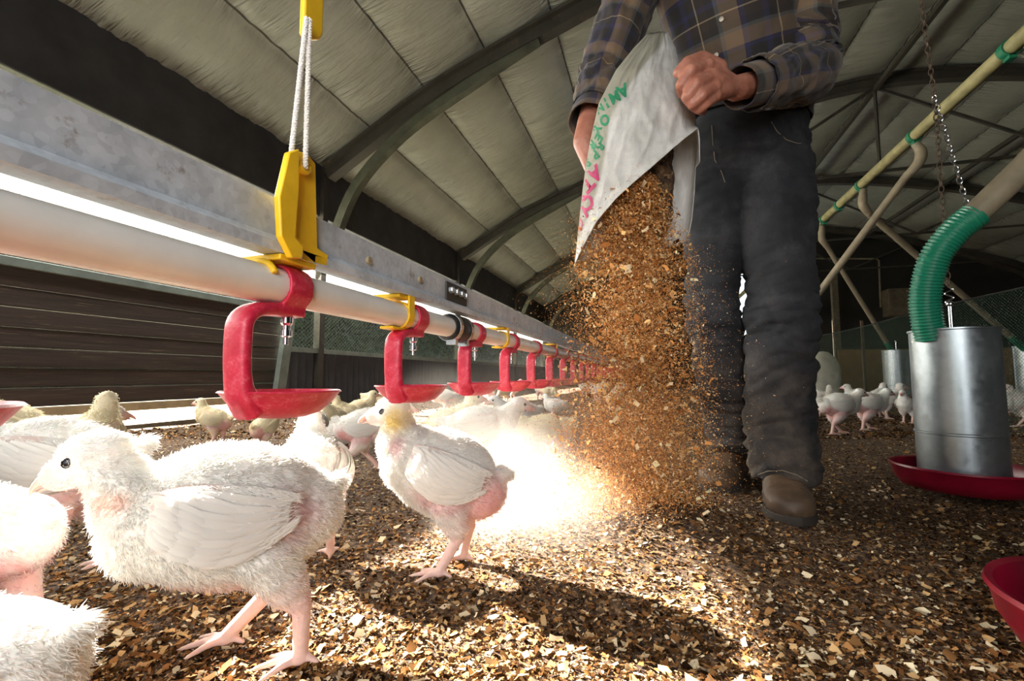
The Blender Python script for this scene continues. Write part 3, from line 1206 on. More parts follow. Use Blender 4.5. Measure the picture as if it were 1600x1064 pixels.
def chick(label, body_c=(0, 0, .16), body_r=(.09, .062, .065), pitch=18, head_c=(.092, 0, .264), head_pitch=8, feet=((0.0, .034), (-.03, -.034)), hip=(-.022, .03, .10),
          chest=(.055, .185), rear=(-.06, .14), voxel=0.004, nfl=5000, seed=1, tint=WHITE, head_tint=None, marks=(), down_len=1.0, group=None, toe_r=.0043, head_s=1.0, tail=1.0,
          wing=True, blunt=0, wing_pitch=None, name='chick'):
    """Built facing +x with the feet on z = 0. marks: (centre, radius, colour, down factor)."""
    t = thing(name, label, 'chick', group=group)
    rng = np.random.default_rng(seed)
    ht = head_tint or tint
    prims = []   # (kind, geometry, colour, down, length)

    def E(c, r, deg, col, fl, ln):
        prims.append(('e', Vector(c), r, rotY(-deg), col, fl, ln))

    def C(p0, p1, r0, r1, col, fl, ln):
        prims.append(('c', Vector(p0), Vector(p1), r0, r1, col, fl, ln))
    E(body_c, body_r, pitch, tint, 1, .0085)
    E((chest[0], 0, chest[1]), (.050, .050, .056), pitch, tint, 1, .010)
    E((rear[0], 0, rear[1]), (.046, .042, .046), pitch, tint, .8, .009)
    E((rear[0] - .036, 0, rear[1] + .028), (.020 * tail, .015 * tail, .012 * tail), -30 + pitch, tint, 1, .013)
    hc = Vector(head_c)
    nb = Vector((chest[0] + .020, 0, chest[1] + .022))
    nm = nb.lerp(hc, .55) + Vector((-.004, 0, 0))
    C(nb, nm, .040, .029, tint, 1, .008)
    C(nm, hc + Vector((-.008, 0, -.004)), .029, .0235, ht, 1, .006)
    E(hc, (.0285 * head_s, .0225 * head_s, .0245 * head_s), head_pitch * -1, ht, .9, .0035)
    hd = Vector((math.cos(math.radians(head_pitch)), 0, -math.sin(math.radians(head_pitch))))
    hu = Vector((hd.z * -1, 0, hd.x))
    E(hc + hd * .022 * head_s - hu * .004, (.021 * head_s, .0140 * head_s, .0160 * head_s), -head_pitch, (0.80, 0.52, 0.47), .2, .0022)
    C(hc + hd * .030 * head_s - hu * .0115 + Vector((0, .004, 0)), hc + hd * .012 * head_s - hu * .0125 + Vector((0, .0165 * head_s, 0)), .003, .0022, (0.74, 0.30, 0.32), .1, .002)
    C(hc + hd * .030 * head_s - hu * .0115 - Vector((0, .004, 0)), hc + hd * .012 * head_s - hu * .0125 - Vector((0, .0165 * head_s, 0)), .003, .0022, (0.74, 0.30, 0.32), .1, .002)
    E(hc + hd * -.012, (.020 * head_s, .020 * head_s, .021 * head_s), 0, ht, .9, .004)
    # legs
    for s, (fx, fy) in zip((1, -1), feet):
        hp = Vector((hip[0], hip[1] * s, hip[2]))
        ft = Vector((fx, fy, .012))
        hock = Vector(((hp.x * .55 + fx * .45) - .016, (hp.y + fy) / 2, .062))
        C(hp + Vector((.008, 0, .016)), hp.lerp(hock, .45), .034, .021, tint, .9, .008)
        C(hp.lerp(hock, .45), hock, .020, .0112, PINK, .35, .006)
        C(hock, ft, .0102, .0082, LEG, 0, 0)
        E(ft + Vector((.002, 0, -.003)), (.0105, .0095, .007), 0, LEG, 0, 0)
        for an, ln in ((0, .046), (32, .039), (-32, .039), (168, .019)):
            d = Vector((math.cos(math.radians(an)), math.sin(math.radians(an)), 0))
            p1 = ft + d * ln * .5 + Vector((0, 0, -.003))
            p2 = ft + d * ln + Vector((0, 0, -.0078))
            C(ft + Vector((0, 0, -.002)), p1, toe_r * 1.25, toe_r * 1.0, LEG, 0, 0)
            C(p1, p2, toe_r * 1.0, toe_r * .62, LEG, 0, 0)
            if an < 100:
                C(p2, p2 + d * .006 + Vector((0, 0, -.001)), toe_r * .5, toe_r * .25, (0.78, 0.62, 0.52), 0, 0)
    b = MB()
    for p in prims:
        if p[0] == 'e':
            b.ell(p[1], p[2], p[3], 18, 11)
        else:
            b.caps(p[1], p[2], p[3], p[4], 12)
    me = remeshed(b, voxel, 5 if voxel > .003 else 7)
    V = verts_of(me)
    N = norms_of(me)
    # blend colours of the nearest shapes
    D = []
    for p in prims:
        if p[0] == 'e':
            Rm = np.array(p[3])
            q = (V - np.array(p[1])) @ Rm / np.array(p[2])
            D.append((np.linalg.norm(q, axis=1) - 1) * min(p[2]))
        else:
            a = np.array(p[1])
            ab = np.array(p[2]) - a
            tt = np.clip(((V - a) @ ab) / (ab @ ab), 0, 1)
            D.append(np.linalg.norm(V - a - tt[:, None] * ab, axis=1) - (p[3] + (p[4] - p[3]) * tt))
    D = np.array(D)
    W = np.exp(-(D - D.min(0)) / .0035)
    W /= W.sum(0)
    C3 = W.T @ np.array([p[-3] for p in prims])
    FL = W.T @ np.array([p[-2] for p in prims], float)
    LN = W.T @ np.array([p[-1] for p in prims], float)
    # under-wing and belly show more skin
    for (mc, mr, mcol, mf) in marks:
        sides = (1, -1) if abs(mc[1]) > 1e-6 else (1,)
        for s in sides:
            dd = (V - np.array((mc[0], mc[1] * s, mc[2]))) / np.array(mr)
            g = np.exp(-(dd ** 2).sum(1) ** 1.5)
            g = np.clip(g * (1.1 + .5 * vnoise(V * 90, 3)), 0, 1)
            C3 = C3 * (1 - g[:, None]) + np.array(mcol) * g[:, None]
            FL = FL * (1 - g * (1 - mf))
    V = V + N * ((0.0022 * FL) * fbm(V * 55, 3, seed))[:, None]
    put_verts(me, V)
    polys = [tuple(p.vertices) for p in me.polygons]
    cen = np.array([V[list(p)].mean(0) for p in polys])
    nrm = np.empty(len(polys) * 3, np.float32)
    me.polygons.foreach_get('normal', nrm)
    nrm = nrm.reshape(-1, 3)
    ar = np.array([p.area for p in me.polygons])
    pf = np.array([FL[list(p)].mean() for p in polys])
    pc_ = np.array([C3[list(p)].mean(0) for p in polys])
    pl = np.array([LN[list(p)].mean() for p in polys])
    pr = ar * pf * (pf > .08)
    idx = rng.choice(len(polys), nfl, p=pr / pr.sum())
    base = cen[idx] + rng.normal(size=(nfl, 3)) * voxel * .45
    nn_ = nrm[idx]
    flow = np.tile(np.array([-.85, 0, -.42]), (nfl, 1))
    onhead = np.linalg.norm(base - np.array(hc), axis=1) < .035
    flow[onhead] = (-.9, 0, -.1)
    chf = np.clip((base[:, 0] - chest[0]) / .04, 0, 1) * (base[:, 2] < hc.z - .02)
    flow[:, 0] = flow[:, 0] * (1 - chf) + chf * .1
    flow[:, 2] = flow[:, 2] * (1 - chf) - chf * .7
    flow -= nn_ * (flow * nn_).sum(1)[:, None]
    dr = nn_ * .42 + flow * .85 + rng.normal(size=(nfl, 3)) * .27
    dr /= np.linalg.norm(dr, axis=1)[:, None]
    ln = pl[idx] * down_len * rng.uniform(.6, 1.25, nfl)
    sd_ = np.cross(dr, nn_ + rng.normal(size=(nfl, 3)) * .3)
    sd_ /= np.linalg.norm(sd_, axis=1)[:, None] + 1e-9
    wd = (0.00042 if voxel < .003 else .0009) * rng.uniform(.7, 1.5, nfl)
    base = base - nn_ * .0008
    A = base - sd_ * wd[:, None]
    B_ = base + sd_ * wd[:, None]
    Mi = base + dr * (ln * .55)[:, None]
    T_ = base + dr * ln[:, None] - nn_ * (ln * .12)[:, None]
    BV = np.stack([A, B_, Mi + sd_ * wd[:, None] * .8, T_, Mi - sd_ * wd[:, None] * .8], 1).reshape(-1, 3)
    cc = pc_[idx]
    lift = .35 * rng.random(nfl)[:, None] * (pf[idx] < .8)[:, None]
    cc = cc * (1 - lift) + np.array(tint) * lift
    BC = np.repeat(cc, 5, 0)
    n0 = len(V)
    bi = np.arange(nfl) * 5 + n0
    BF = [(i, i + 1, i + 2, i + 3, i + 4) for i in bi.tolist()]
    me2 = bpy.data.meshes.new(name + '_body')
    me2.from_pydata(np.vstack([V, BV]).tolist(), [], polys + BF)
    set_col(me2, np.vstack([C3, BC]))
    me2.materials.append(M['skin_down'])
    me2.materials.append(M['down'])
    mi = np.zeros(len(polys) + nfl, np.int32)
    mi[len(polys):] = 1
    me2.polygons.foreach_set('material_index', mi)
    sm = np.ones(len(mi), bool)
    sm[len(polys):] = False
    me2.polygons.foreach_set('use_smooth', sm)
    me2.update()
    bpy.data.meshes.remove(me)
    o = bpy.data.objects.new('body', me2)
    COL.objects.link(o)
    o.parent = t
    # beak
    b = MB()
    bp = hc + hd * .034 * head_s - hu * .004
    pts = catmull([bp - hd * .008 + hu * .0040, bp + hd * .004 + hu * .0028, bp + hd * .016 - hu * .0015, bp + hd * .0235 - hu * .0075], 5)
    m = len(pts)
    b.loft(pts, [.0088 * (1 - i / (m - 1)) ** .8 + .0006 for i in range(m)], [.0082 * (1 - i / (m - 1)) ** .85 + .0006 for i in range(m)], 12, up=tuple(hu), rnd=True)
    pts = catmull([bp - hd * .008 - hu * .0060, bp + hd * .006 - hu * .0068, bp + hd * .0175 - hu * .0080], 4)
    m = len(pts)
    b.loft(pts, [.0058 * (1 - i / (m - 1)) ** .6 + .0006 for i in range(m)], [.0030 * (1 - i / (m - 1)) ** .7 + .0005 for i in range(m)], 10, up=tuple(hu), rnd=True)
    b.build('beak', M['beak'], t, angle=180)
    for s in (1, -1):
        b = MB()
        b.ell(hc + hd * .0105 + hu * .0030 + Vector((0, s * .0192 * head_s, 0)), (.0052 * head_s, .0028, .0047 * head_s), rotY(head_pitch), 14, 9)
        b.build('eye', M['eye'], t, angle=180)
    # wings: layered vanes over a thin fleshy arm
    if wing:
        wp = pitch if wing_pitch is None else wing_pitch
        for s in (1, -1):
            Rw = rotY(-wp)
            S = Vector(body_c) + Rw @ Vector((.056, 0, .022))
            Tp = Vector(body_c) + Rw @ Vector((-.083, 0, .022))

            def surf(a, c, lift=0):
                # a along the wing, c from +1 (upper) to -1 (lower)
                wv = .040 * (math.sin(PI * min(1, max(0.0, a * .80 + .14))) ** .75)
                p = S.lerp(Tp, a) + (Rw @ Vector((0, 0, 1))) * (c * wv - .004 - .012 * math.sin(PI * min(a, 1)))
                # hug the body
                q = Rw.transposed() @ (p - Vector(body_c))
                e = 1 - (q.x / (body_r[0] * 1.12)) ** 2 - (q.z / (body_r[2] * 1.12)) ** 2
                yb = body_r[1] * math.sqrt(max(e, .04))
                bul = .009 * max(0, 1 - c * c) * math.sin(PI * min(1, max(0, a)) * .9 + .25)
                return Vector((p.x, s * (yb + .002 + max(0, bul) + lift), p.z))
            b = MB()
            vs, fs, cs = [], [], []
            na, nc = 16, 9
            for layer in (0, 1):
                for i in range(na):
                    for j in range(nc):
                        vs.append(surf(i / (na - 1) * .9, 1 - 2 * j / (nc - 1), 0 if layer == 0 else -.006))
                        cs.append(np.array(PINK) * .55 + np.array(tint) * .45 if i / na < .45 and (j < 4) else np.array(tint) * .96)
            o2 = na * nc
            for i in range(na - 1):
                for j in range(nc - 1):
                    k = i * nc + j
                    fs.append((k, k + 1, k + nc + 1, k + nc))
                    fs.append((o2 + k, o2 + k + nc, o2 + k + nc + 1, o2 + k + 1))
            # vanes
            vn, vf = len(vs), []
            rows = [(7, .34, .62, .55, .0030, .0062), (9, .22, .50, .42, .0042, .0056), (9, .12, .34, .30, .0052, .0050), (8, .02, .20, .22, .0060, .0046)]
            for ri, (cnt, a0, _, la, lift, hw) in enumerate(rows):
                for k in range(cnt):
                    q = k / (cnt - 1)
                    c0 = .80 - 1.55 * q
                    aa = a0 + .05 * math.sin(PI * q) + rng.uniform(-.015, .015)
                    c1 = c0 * .75 - .10 - (.10 * q) + rng.uniform(-.05, .05)
                    le = la * (1 - .25 * q) * rng.uniform(.92, 1.08)
                    col = np.array(tint) * rng.uniform(.93, 1.0)
                    ns_ = 7
                    L0 = len(vs)
                    for i in range(ns_):
                        u = i / (ns_ - 1)
                        ctr = surf(aa + le * u, c0 + (c1 - c0) * u, lift + .0016 * math.sin(PI * u) + rng.uniform(0, .0004))
                        ahead = surf(aa + le * u + .03, c0 + (c1 - c0) * (u + .05), lift)
                        d = (ahead - ctr).normalized()
                        out = Vector((0, s, 0))
                        side = d.cross(out).normalized()
                        wv = hw * (math.sin(PI * min(1, u * .82 + .16)) ** .6) * (1 if i < ns_ - 1 else .45)
                        vs += [ctr + side * wv - out * .0010, ctr + out * .0007, ctr - side * wv - out * .0010]
                        cs += [col * .97, col, col * .97]
                    for i in range(ns_ - 1):
                        k0 = L0 + i * 3
                        for j in (0, 1):
                            fs.append((k0 + j, k0 + j + 1, k0 + j + 4, k0 + j + 3))
            b.add(vs, fs)
            # soft fringe of down round the wing edges
            mw = b.mesh('wing')
            nf0 = len(fs)
            fr_n = int(nfl * .06)
            FV, FF = [], []
            for k in range(fr_n):
                a = rng.uniform(0, .95)
                c = rng.choice([rng.uniform(.6, 1.0), rng.uniform(-1, -.5), rng.uniform(-1, 1)])
                p = surf(a, c, .002 + rng.uniform(0, .003))
                d = (surf(a + .1, c * .9 - .03, .003) - p).normalized() + Vector(rng.normal(size=3)) * .22
                l_ = rng.uniform(.004, .010) * down_len
                sd2 = d.cross(Vector((0, s, 0))).normalized() * .0005
                FV += [p - sd2, p + sd2, p + d * l_]
                FF.append((len(vs) + 3 * k, len(vs) + 3 * k + 1, len(vs) + 3 * k + 2))
            mw2 = bpy.data.meshes.new('wing')
            mw2.from_pydata([tuple(v) for v in vs + FV], [], fs + FF)
            set_col(mw2, np.vstack([np.array(cs), np.tile(np.array(tint), (3 * fr_n, 1))]))
            bpy.data.meshes.remove(mw)
            mw2.polygons.foreach_set('use_smooth', np.r_[np.ones(len(fs), bool), np.zeros(len(FF), bool)])
            ow = link_mesh('wing', mw2, [M['down']], t, smooth=False)
    return t


def heading(deg):
    """0 = facing image right, 90 = away, 180 = image left, 270 = towards the camera"""
    return math.radians(deg + 17.2)


def place(t, px, py, deg, sc=1.0, z=None):
    p = at(px, py, z=0.0 if z is None else z)
    zz = float(floor_z([p.x], [p.y])[0]) + 0.0015 if z is None else z
    t.location = (p.x, p.y, zz)
    t.rotation_euler = (0, 0, heading(deg))
    t.scale = (sc, sc, sc)
    return t


bare = [((-.012, .055, .128), (.062, .024, .026), MAUVE, .22), ((-.078, .03, .120), (.036, .036, .042), (.70, .38, .37), .22), ((-.05, 0, .095), (.04, .04, .02), (.76, .46, .43), .3)]
hero2 = chick('white chick with a yellow nape standing under the second red drinker',
              body_r=(.092, .064, .071), rear=(-.060, .130), head_s=1.08,
              nfl=42000, voxel=.0021, seed=2, down_len=1.0,
              marks=bare + [((.080, .012, .250), (.020, .030, .024), YEL, .7), ((.072, .030, .208), (.014, .02, .016), MAUVE, .3)])
place(hero2, 692, 893, 180, 1.0)

hero1 = chick('biggest white foreground chick, walking left with its dark eye in full view',
              body_c=(0, 0, .160), body_r=(.108, .070, .078), pitch=3, head_c=(.135, 0, .230), head_pitch=24, chest=(.072, .156), rear=(-.072, .160),
              feet=((-.082, .034), (.008, -.030)), hip=(-.052, .032, .105), head_s=1.16, tail=.6, nfl=52000, voxel=.0021, seed=5, down_len=1.05,
              marks=[((-.070, .055, .165), (.035, .03, .028), MAUVE, .35), ((.02, 0, .090), (.08, .05, .018), (.72, .52, .48), .45), ((.100, .03, .188), (.018, .02, .010), (.78, .58, .50), .5)], wing_pitch=2)
place(hero1, 352, 1040, 196, 1.02)

# ============================================================ the man
def m_plaid():
    t = NT('plaid_cotton')
    v = t.coord(attr='pc', scale=(1, 1, 1))
    sep = t.n('ShaderNodeSeparateXYZ')
    t.l(v, sep.inputs[0])
    BLK, NAV, TAN, BRN, CRM = (0.016, 0.012, 0.012), (0.022, 0.020, 0.075), (0.21, 0.138, 0.084), (0.034, 0.019, 0.011), (0.38, 0.30, 0.19)
    st = [(0.0, BLK), (0.20, NAV), (0.27, TAN), (0.50, (0.10, 0.105, 0.10)), (0.55, BLK), (0.66, BRN), (0.78, CRM), (0.80, BLK), (0.92, NAV)]
    cu = t.ramp(t.math('FRACT', t.math('DIVIDE', sep.outputs[0], 0.150)), st, True)
    cv = t.ramp(t.math('FRACT', t.math('DIVIDE', sep.outputs[1], 0.145)), st, True)
    q = t.mix(0.5, cu, cv)
    q2 = t.mix(0.35, q, t.mix(1.0, cu, cv, 'MULTIPLY'))
    wv = t.noise(t.coord(attr='pc', scale=(900, 900, 1)), 1.0, 2)
    c = t.mix(0.5, q2, t.mix(1.0, q2, t.ramp(wv, [(0.3, (0.6, 0.6, 0.6)), (0.7, (1.2, 1.2, 1.2))]), 'MULTIPLY'))
    t.base(c)
    t.set(Roughness=0.85)
    t.b.inputs['Sheen Weight'].default_value = 0.1
    t.bump(wv, 0.2, 0.0008)
    return t.m


def m_denim():
    t = NT('dark_denim')
    v = t.coord('Object')
    n1 = t.noise(v, 9, 5, 0.65)
    n2 = t.noise(t.coord('Object', (1, 1, 0.25)), 420, 3, 0.6)
    c = t.ramp(n1, [(0.3, (0.005, 0.006, 0.008)), (0.5, (0.011, 0.012, 0.016)), (0.74, (0.036, 0.036, 0.039))])
    c = t.mix(0.6, c, t.mix(1.0, c, t.ramp(n2, [(0.3, (0.4, 0.4, 0.4)), (0.7, (1.5, 1.5, 1.5))]), 'MULTIPLY'))
    # dust from the litter, thicker towards the boots
    sep = t.n('ShaderNodeSeparateXYZ')
    t.l(v, sep.inputs[0])
    d = t.ramp(sep.outputs[2], [(0.10, (0.55, 0.55, 0.55)), (0.45, (0.0, 0.0, 0.0))])
    c = t.mix(t.mix(1.0, d, t.ramp(n1, [(0.35, (0, 0, 0)), (0.7, (1, 1, 1))]), 'MULTIPLY'), c, (0.17, 0.12, 0.075))
    t.base(c)
    t.set(Roughness=0.9)
    t.bump(n2, 0.3, 0.001)
    return t.m


M['plaid'] = m_plaid()
M['denim'] = m_denim()
M['leather'] = simple('worn_leather', (0.10, 0.060, 0.034), 0.62, var=0.5, scale=14, bump=0.35)
M['sole'] = simple('boot_sole', (0.03, 0.022, 0.016), 0.8)
M['belt'] = simple('black_belt', (0.012, 0.011, 0.010), 0.45)
M['hair'] = simple('brown_hair', (0.05, 0.032, 0.02), 0.7)
M['button'] = simple('pale_button', (0.55, 0.50, 0.42), 0.4)


def m_skin():
    t = NT('skin')
    v = t.coord('Object')
    n = t.noise(v, 45, 4)
    c = t.ramp(n, [(0.3, (0.27, 0.095, 0.060)), (0.7, (0.41, 0.175, 0.12))])
    t.base(c)
    t.set(Roughness=0.5)
    t.b.inputs['Subsurface Weight'].default_value = 0.15
    t.b.inputs['Subsurface Radius'].default_value = (0.012, 0.004, 0.002)
    vo = t.n('ShaderNodeTexVoronoi')
    vo.inputs['Scale'].default_value = 420
    t.l(v, vo.inputs['Vector'])
    t.bump(t.math('ADD', vo.outputs['Distance'], n), 0.22, 0.0015)
    return t.m


M['skin'] = m_skin()

# joints, his left is on the right of the picture
LF_an, LF_toe = at(1217, 742, d=1.20), at(1236, 792, d=1.03)
RF_an, RF_toe = at(1146, 716, d=1.43), at(1118, 742, d=1.30)
LF_an.z, LF_toe.z, RF_an.z, RF_toe.z = .105, .03, .105, .03
L_kn, R_kn = at(1221, 500, d=1.19), at(1112, 490, d=1.32)
L_hip, R_hip = at(1203, 262, d=1.30), at(1118, 262, d=1.34)
PEL = at(1165, 208, d=1.33)
WST = at(1163, 150, d=1.31)
CHS = at(1140, 0, d=1.26)
NCK = at(1128, -150, d=1.25)
L_sh, R_sh = at(1250, -95, d=1.25), at(1015, -85, d=1.27)
L_el, R_el = at(1262, 112, d=1.20), at(940, 120, d=1.22)
L_wr, R_wr = at(1150, 138, d=0.985), at(912, 222, d=1.10)
print('pelvis z', PEL.z, 'shoulder', L_sh.z)
cam_r = _RM @ Vector((1, 0, 0))
fwd = (_RM @ Vector((0, 0, -1)))
fwd.z = 0
fwd.normalize()
base = (LF_an + RF_an) / 2
base.z = 0
man = thing('person', 'standing man in plaid shirt, dark jeans and boots, tipping shavings from a white sack', 'person', base)

# body: one continuous figure; the visible hand is modelled finger by finger
b = MB()
for hip, kn, an, toe in ((L_hip, L_kn, LF_an, LF_toe), (R_hip, R_kn, RF_an, RF_toe)):
    b.caps(hip, kn, .062, .046)
    b.caps(kn, an, .046, .030)
    b.caps(an + Vector((0, 0, -.05)), toe + Vector((0, 0, .02)), .028, .020)
b.caps(PEL, WST, .10, .095, 18)
b.ell(PEL, (.14, .10, .10))
b.ell(CHS, (.145, .095, .16), Matrix.Rotation(math.radians(17), 3, 'Z'))
b.caps(WST, CHS, .10, .11, 18)
b.caps(CHS, NCK, .09, .06, 16)
b.caps(NCK, NCK + Vector((0, 0, .10)) - fwd * .02, .060, .055, 16)
for sh, el, wr in ((L_sh, L_el, L_wr), (R_sh, R_el, R_wr)):
    b.caps(CHS.lerp(NCK, .6), sh, .06, .050)
    b.caps(sh, el, .046, .036)
    b.caps(el, wr, .037, .0265)
# left hand: fist pinching the mouth of the sack
def hp(px, py, d):
    return at(px, py, d=d)


pw, pk = hp(1143, 136, .975), hp(1112, 122, .945)
b.caps(L_wr, pw, .0255, .0235)
b.caps(pw, hp(1108, 112, .945), .023, .021)
b.caps(pw, hp(1116, 128, .935), .023, .022)
b.caps(pw, hp(1120, 144, .940), .022, .020)
b.caps(hp(1108, 112, .945), hp(1119, 146, .942), .020, .018)
fing = [
    ([(1104, 104, .935), (1079, 110, .905), (1064, 133, .912), (1066, 146, .935)], .0128),
    ([(1112, 120, .925), (1089, 131, .898), (1073, 151, .905), (1079, 160, .928)], .0126),
    ([(1116, 137, .925), (1098, 149, .900), (1082, 163, .908), (1089, 169, .930)], .0120),
    ([(1118, 152, .930), (1105, 161, .912), (1092, 171, .918), (1098, 174, .938)], .0102),
]
for js, r in fing:
    P4 = [hp(*j) for j in js]
    for k in range(3):
        b.caps(P4[k], P4[k + 1], r * (1.06 - .06 * k), r * (1.0 - .07 * k), 12)
    b.ell(P4[0] - fwd * .004, (r * 1.12,) * 3)
TH = [hp(1124, 106, .955), hp(1096, 91, .940), hp(1074, 98, .922), hp(1059, 114, .918)]
for k, (r0, r1) in enumerate(((.017, .0145), (.0140, .0125), (.0125, .0105))):
    b.caps(TH[k], TH[k + 1], r0, r1, 12)
# right hand holds the sack from behind
rp = at(930, 262, d=1.10)
b.caps(R_wr, rp, .026, .026)
for k, (dx, dy) in enumerate(((28, -16), (32, -4), (31, 8), (27, 19))):
    a0 = at(930 + dx * .4, 262 + dy * .8, d=1.09)
    a1 = at(930 + dx * 1.0, 262 + dy, d=1.075)
    a2 = at(930 + dx * 1.5, 262 + dy + 4, d=1.065)
    b.caps(a0, a1, .0115, .0105, 10)
    b.caps(a1, a2, .0105, .009, 10)
b.caps(at(932, 250, d=1.09), at(940, 232, d=1.06), .013, .0105, 10)
# head, out of the frame above
HD = NCK + Vector((0, 0, .195)) + (-fwd) * .03
dn = (-fwd + Vector((0, 0, -.35))).normalized()
sd = cam_r.copy()
sd.z = 0
sd.normalize()
up = sd.cross(-dn).normalized()
if up.z < 0:
    up = -up
RH = Matrix((sd, dn, up)).transposed()
b.ell(HD, (.076, .095, .115), RH, 20, 14)
b.ell(HD + dn * .035 - up * .055, (.055, .058, .055), RH)
b.ell(HD + dn * .092 - up * .012, (.012, .018, .022), RH)
b.caps(HD + dn * .088 + up * .012, HD + dn * .104 - up * .022, .008, .013, 10)
b.ell(HD + dn * .082 - up * .058, (.026, .010, .0065), RH)
b.ell(HD + dn * .078 - up * .070, (.022, .010, .007), RH)
b.ell(HD + dn * .080 + up * .024, (.050, .014, .010), RH)
for s in (1, -1):
    b.ell(HD + sd * s * .078 - up * .01 - dn * .005, (.008, .018, .030), RH)
me = remeshed(b, .0034, 3)
ob = link_mesh('body', me, M['skin'], man)
for s in (1, -1):
    e = MB().ell(HD + dn * .083 + sd * s * .031 + up * .004, .0125).build('eye', M['button'], man, angle=180)
    MB().ell(HD + dn * .0915 + sd * s * .031 + up * .004, .0055).build('iris', M['eye'], e, angle=180)
b = MB()
b.ell(HD + up * .022 - dn * .018, (.083, .092, .108), RH, 24, 14)
hm = b.mesh('hair')
V = verts_of(hm)
keep_d = (V - np.array(HD)) @ np.array(dn)
keep_u = (V - np.array(HD)) @ np.array(up)
V = V + 0.004 * fbm(V * 60, 2)[:, None]
low = keep_u < -.02 + .6 * np.clip(keep_d, 0, 1)
V[low] += np.array(up) * 0.0
put_verts(hm, V)
import bmesh
bm = bmesh.new()
bm.from_mesh(hm)
bm.verts.ensure_lookup_table()
kill = [v for v in bm.verts if (keep_u[v.index] < -.03 or (keep_d[v.index] > .03 and keep_u[v.index] < .055))]
bmesh.ops.delete(bm, geom=kill, context='VERTS')
bm.to_mesh(hm)
bm.free()
link_mesh('hair', hm, M['hair'], man)

# boots and jeans -----------------------------------------------------------
def fold(me, amp, seed, zs=(9, 9, 26), ctr=None):
    """cloth folds running across the limb"""
    V = verts_of(me)
    N = norms_of(me)
    P = V * np.array(zs)
    P[:, 0] += 0.9 * vnoise(V * 7, seed + 4)
    P[:, 2] += 1.4 * vnoise(V * 5, seed + 5)
    n = fbm(P, 3, seed)
    r = 1 - np.abs(n) * 2.2
    a = amp if np.isscalar(amp) else amp(V)
    put_verts(me, V + N * (a * r)[:, None])


def leg_loft(b, pts, up):
    A = catmull([(p.x, p.y, p.z, rx, ry) for p, rx, ry in pts], 6)
    b.loft([tuple(q[:3]) for q in A], list(A[:, 3]), list(A[:, 4]), 22, up=up)


b = MB()
upv = tuple(-fwd)
leg_loft(b, [(L_hip + Vector((0, 0, .10)), .075, .085), (L_hip, .098, .100), (L_hip.lerp(L_kn, .35), .096, .096), (L_hip.lerp(L_kn, .72), .072, .084), (L_kn, .071, .083),
             (L_kn.lerp(LF_an, .35), .072, .080), (L_kn.lerp(LF_an, .75), .068, .078), (at(1224, 722, d=1.17), .070, .082), (at(1226, 746, d=1.165), .073, .084)], upv)
leg_loft(b, [(R_hip + Vector((0, 0, .10)), .075, .085), (R_hip, .096, .098), (R_hip.lerp(R_kn, .35), .092, .094), (R_hip.lerp(R_kn, .72), .062, .080), (R_kn, .056, .078),
             (R_kn.lerp(RF_an, .35), .064, .078), (R_kn.lerp(RF_an, .75), .060, .074), (at(1146, 688, d=1.40), .062, .072), (at(1146, 704, d=1.39), .065, .076)], upv)
A = catmull([(*at(1160, 300, d=1.32), .10, .085), (*at(1161, 262, d=1.325), .160, .118), (*at(1163, 225, d=1.325), .168, .122), (*at(1165, 190, d=1.32), .160, .115), (*at(1165, 172, d=1.32), .156, .110)], 6)
b.loft([tuple(q[:3]) for q in A], list(A[:, 3]), list(A[:, 4]), 30, up=upv)
me = remeshed(b, .0058, 5)


def jamp(V):
    k = np.zeros(len(V))
    for c, r, a in ((L_kn, .13, .013), (R_kn, .13, .013), (LF_an + Vector((0, 0, .06)), .13, .013), (RF_an + Vector((0, 0, .06)), .13, .012), (PEL + Vector((0, 0, -.10)), .14, .006)):
        k = np.maximum(k, a * np.exp(-((np.linalg.norm(V - np.array(c), axis=1) / r) ** 2)))
    return .0042 + k


fold(me, jamp, 11)
fold(me, .0065, 19, (6, 6, 13))
fold(me, .0012, 31, (26, 26, 50))
jeans = link_mesh('jeans', me, M['denim'], man)
# waistband, belt, fly stitching, pocket seams, turned hem
def ring_pts(c, rx, ry, n=40, a0=0, a1=2 * PI, dz=0):
    side = Vector(upv).cross(Vector((0, 0, 1))).normalized()
    return [c + side * (rx * math.cos(a)) + Vector(upv) * (ry * math.sin(a)) + Vector((0, 0, dz)) for a in np.linspace(a0, a1, n)]


wb = at(1165, 178, d=1.32)
b = MB()
rp_ = ring_pts(wb, .163, .118, 49)
V, F = [], []
for p in rp_:
    o_ = (p - wb).normalized()
    V += [p + Vector((0, 0, -.017)), p + Vector((0, 0, .017)), p - o_ * .006 + Vector((0, 0, .017)), p - o_ * .006 + Vector((0, 0, -.017))]
for i in range(len(rp_) - 1):
    for k in range(4):
        F.append((4 * i + k, 4 * i + (k + 1) % 4, 4 * i + 4 + (k + 1) % 4, 4 * i + 4 + k))
b.add(V, F)
b.build('belt', M['belt'], man)
MB().box(wb + Vector(upv) * .122, (.045, .008, .036), Matrix.Rotation(math.radians(17), 3, 'Z')).build('buckle', M['chrome'], man, bevel=.003)


def surf_line(objm, pts, r, name, mat, parent, lift=.001):
    """lay a thin cord of stitching on a mesh"""
    from mathutils.bvhtree import BVHTree
    Vv = verts_of(objm.data)
    bv = BVHTree.FromPolygons([tuple(v) for v in Vv], [tuple(p.vertices) for p in objm.data.polygons])
    out = []
    for (px_, py_) in pts:
        r_ = at(px_, py_, d=1.0) - CAM_LOC
        h = bv.ray_cast(CAM_LOC, r_.normalized())
        if h[0] is not None:
            out.append(h[0] - r_.normalized() * lift)
    if len(out) > 1:
        MB().tube([tuple(q) for q in out], r, 6).build(name, mat, parent)


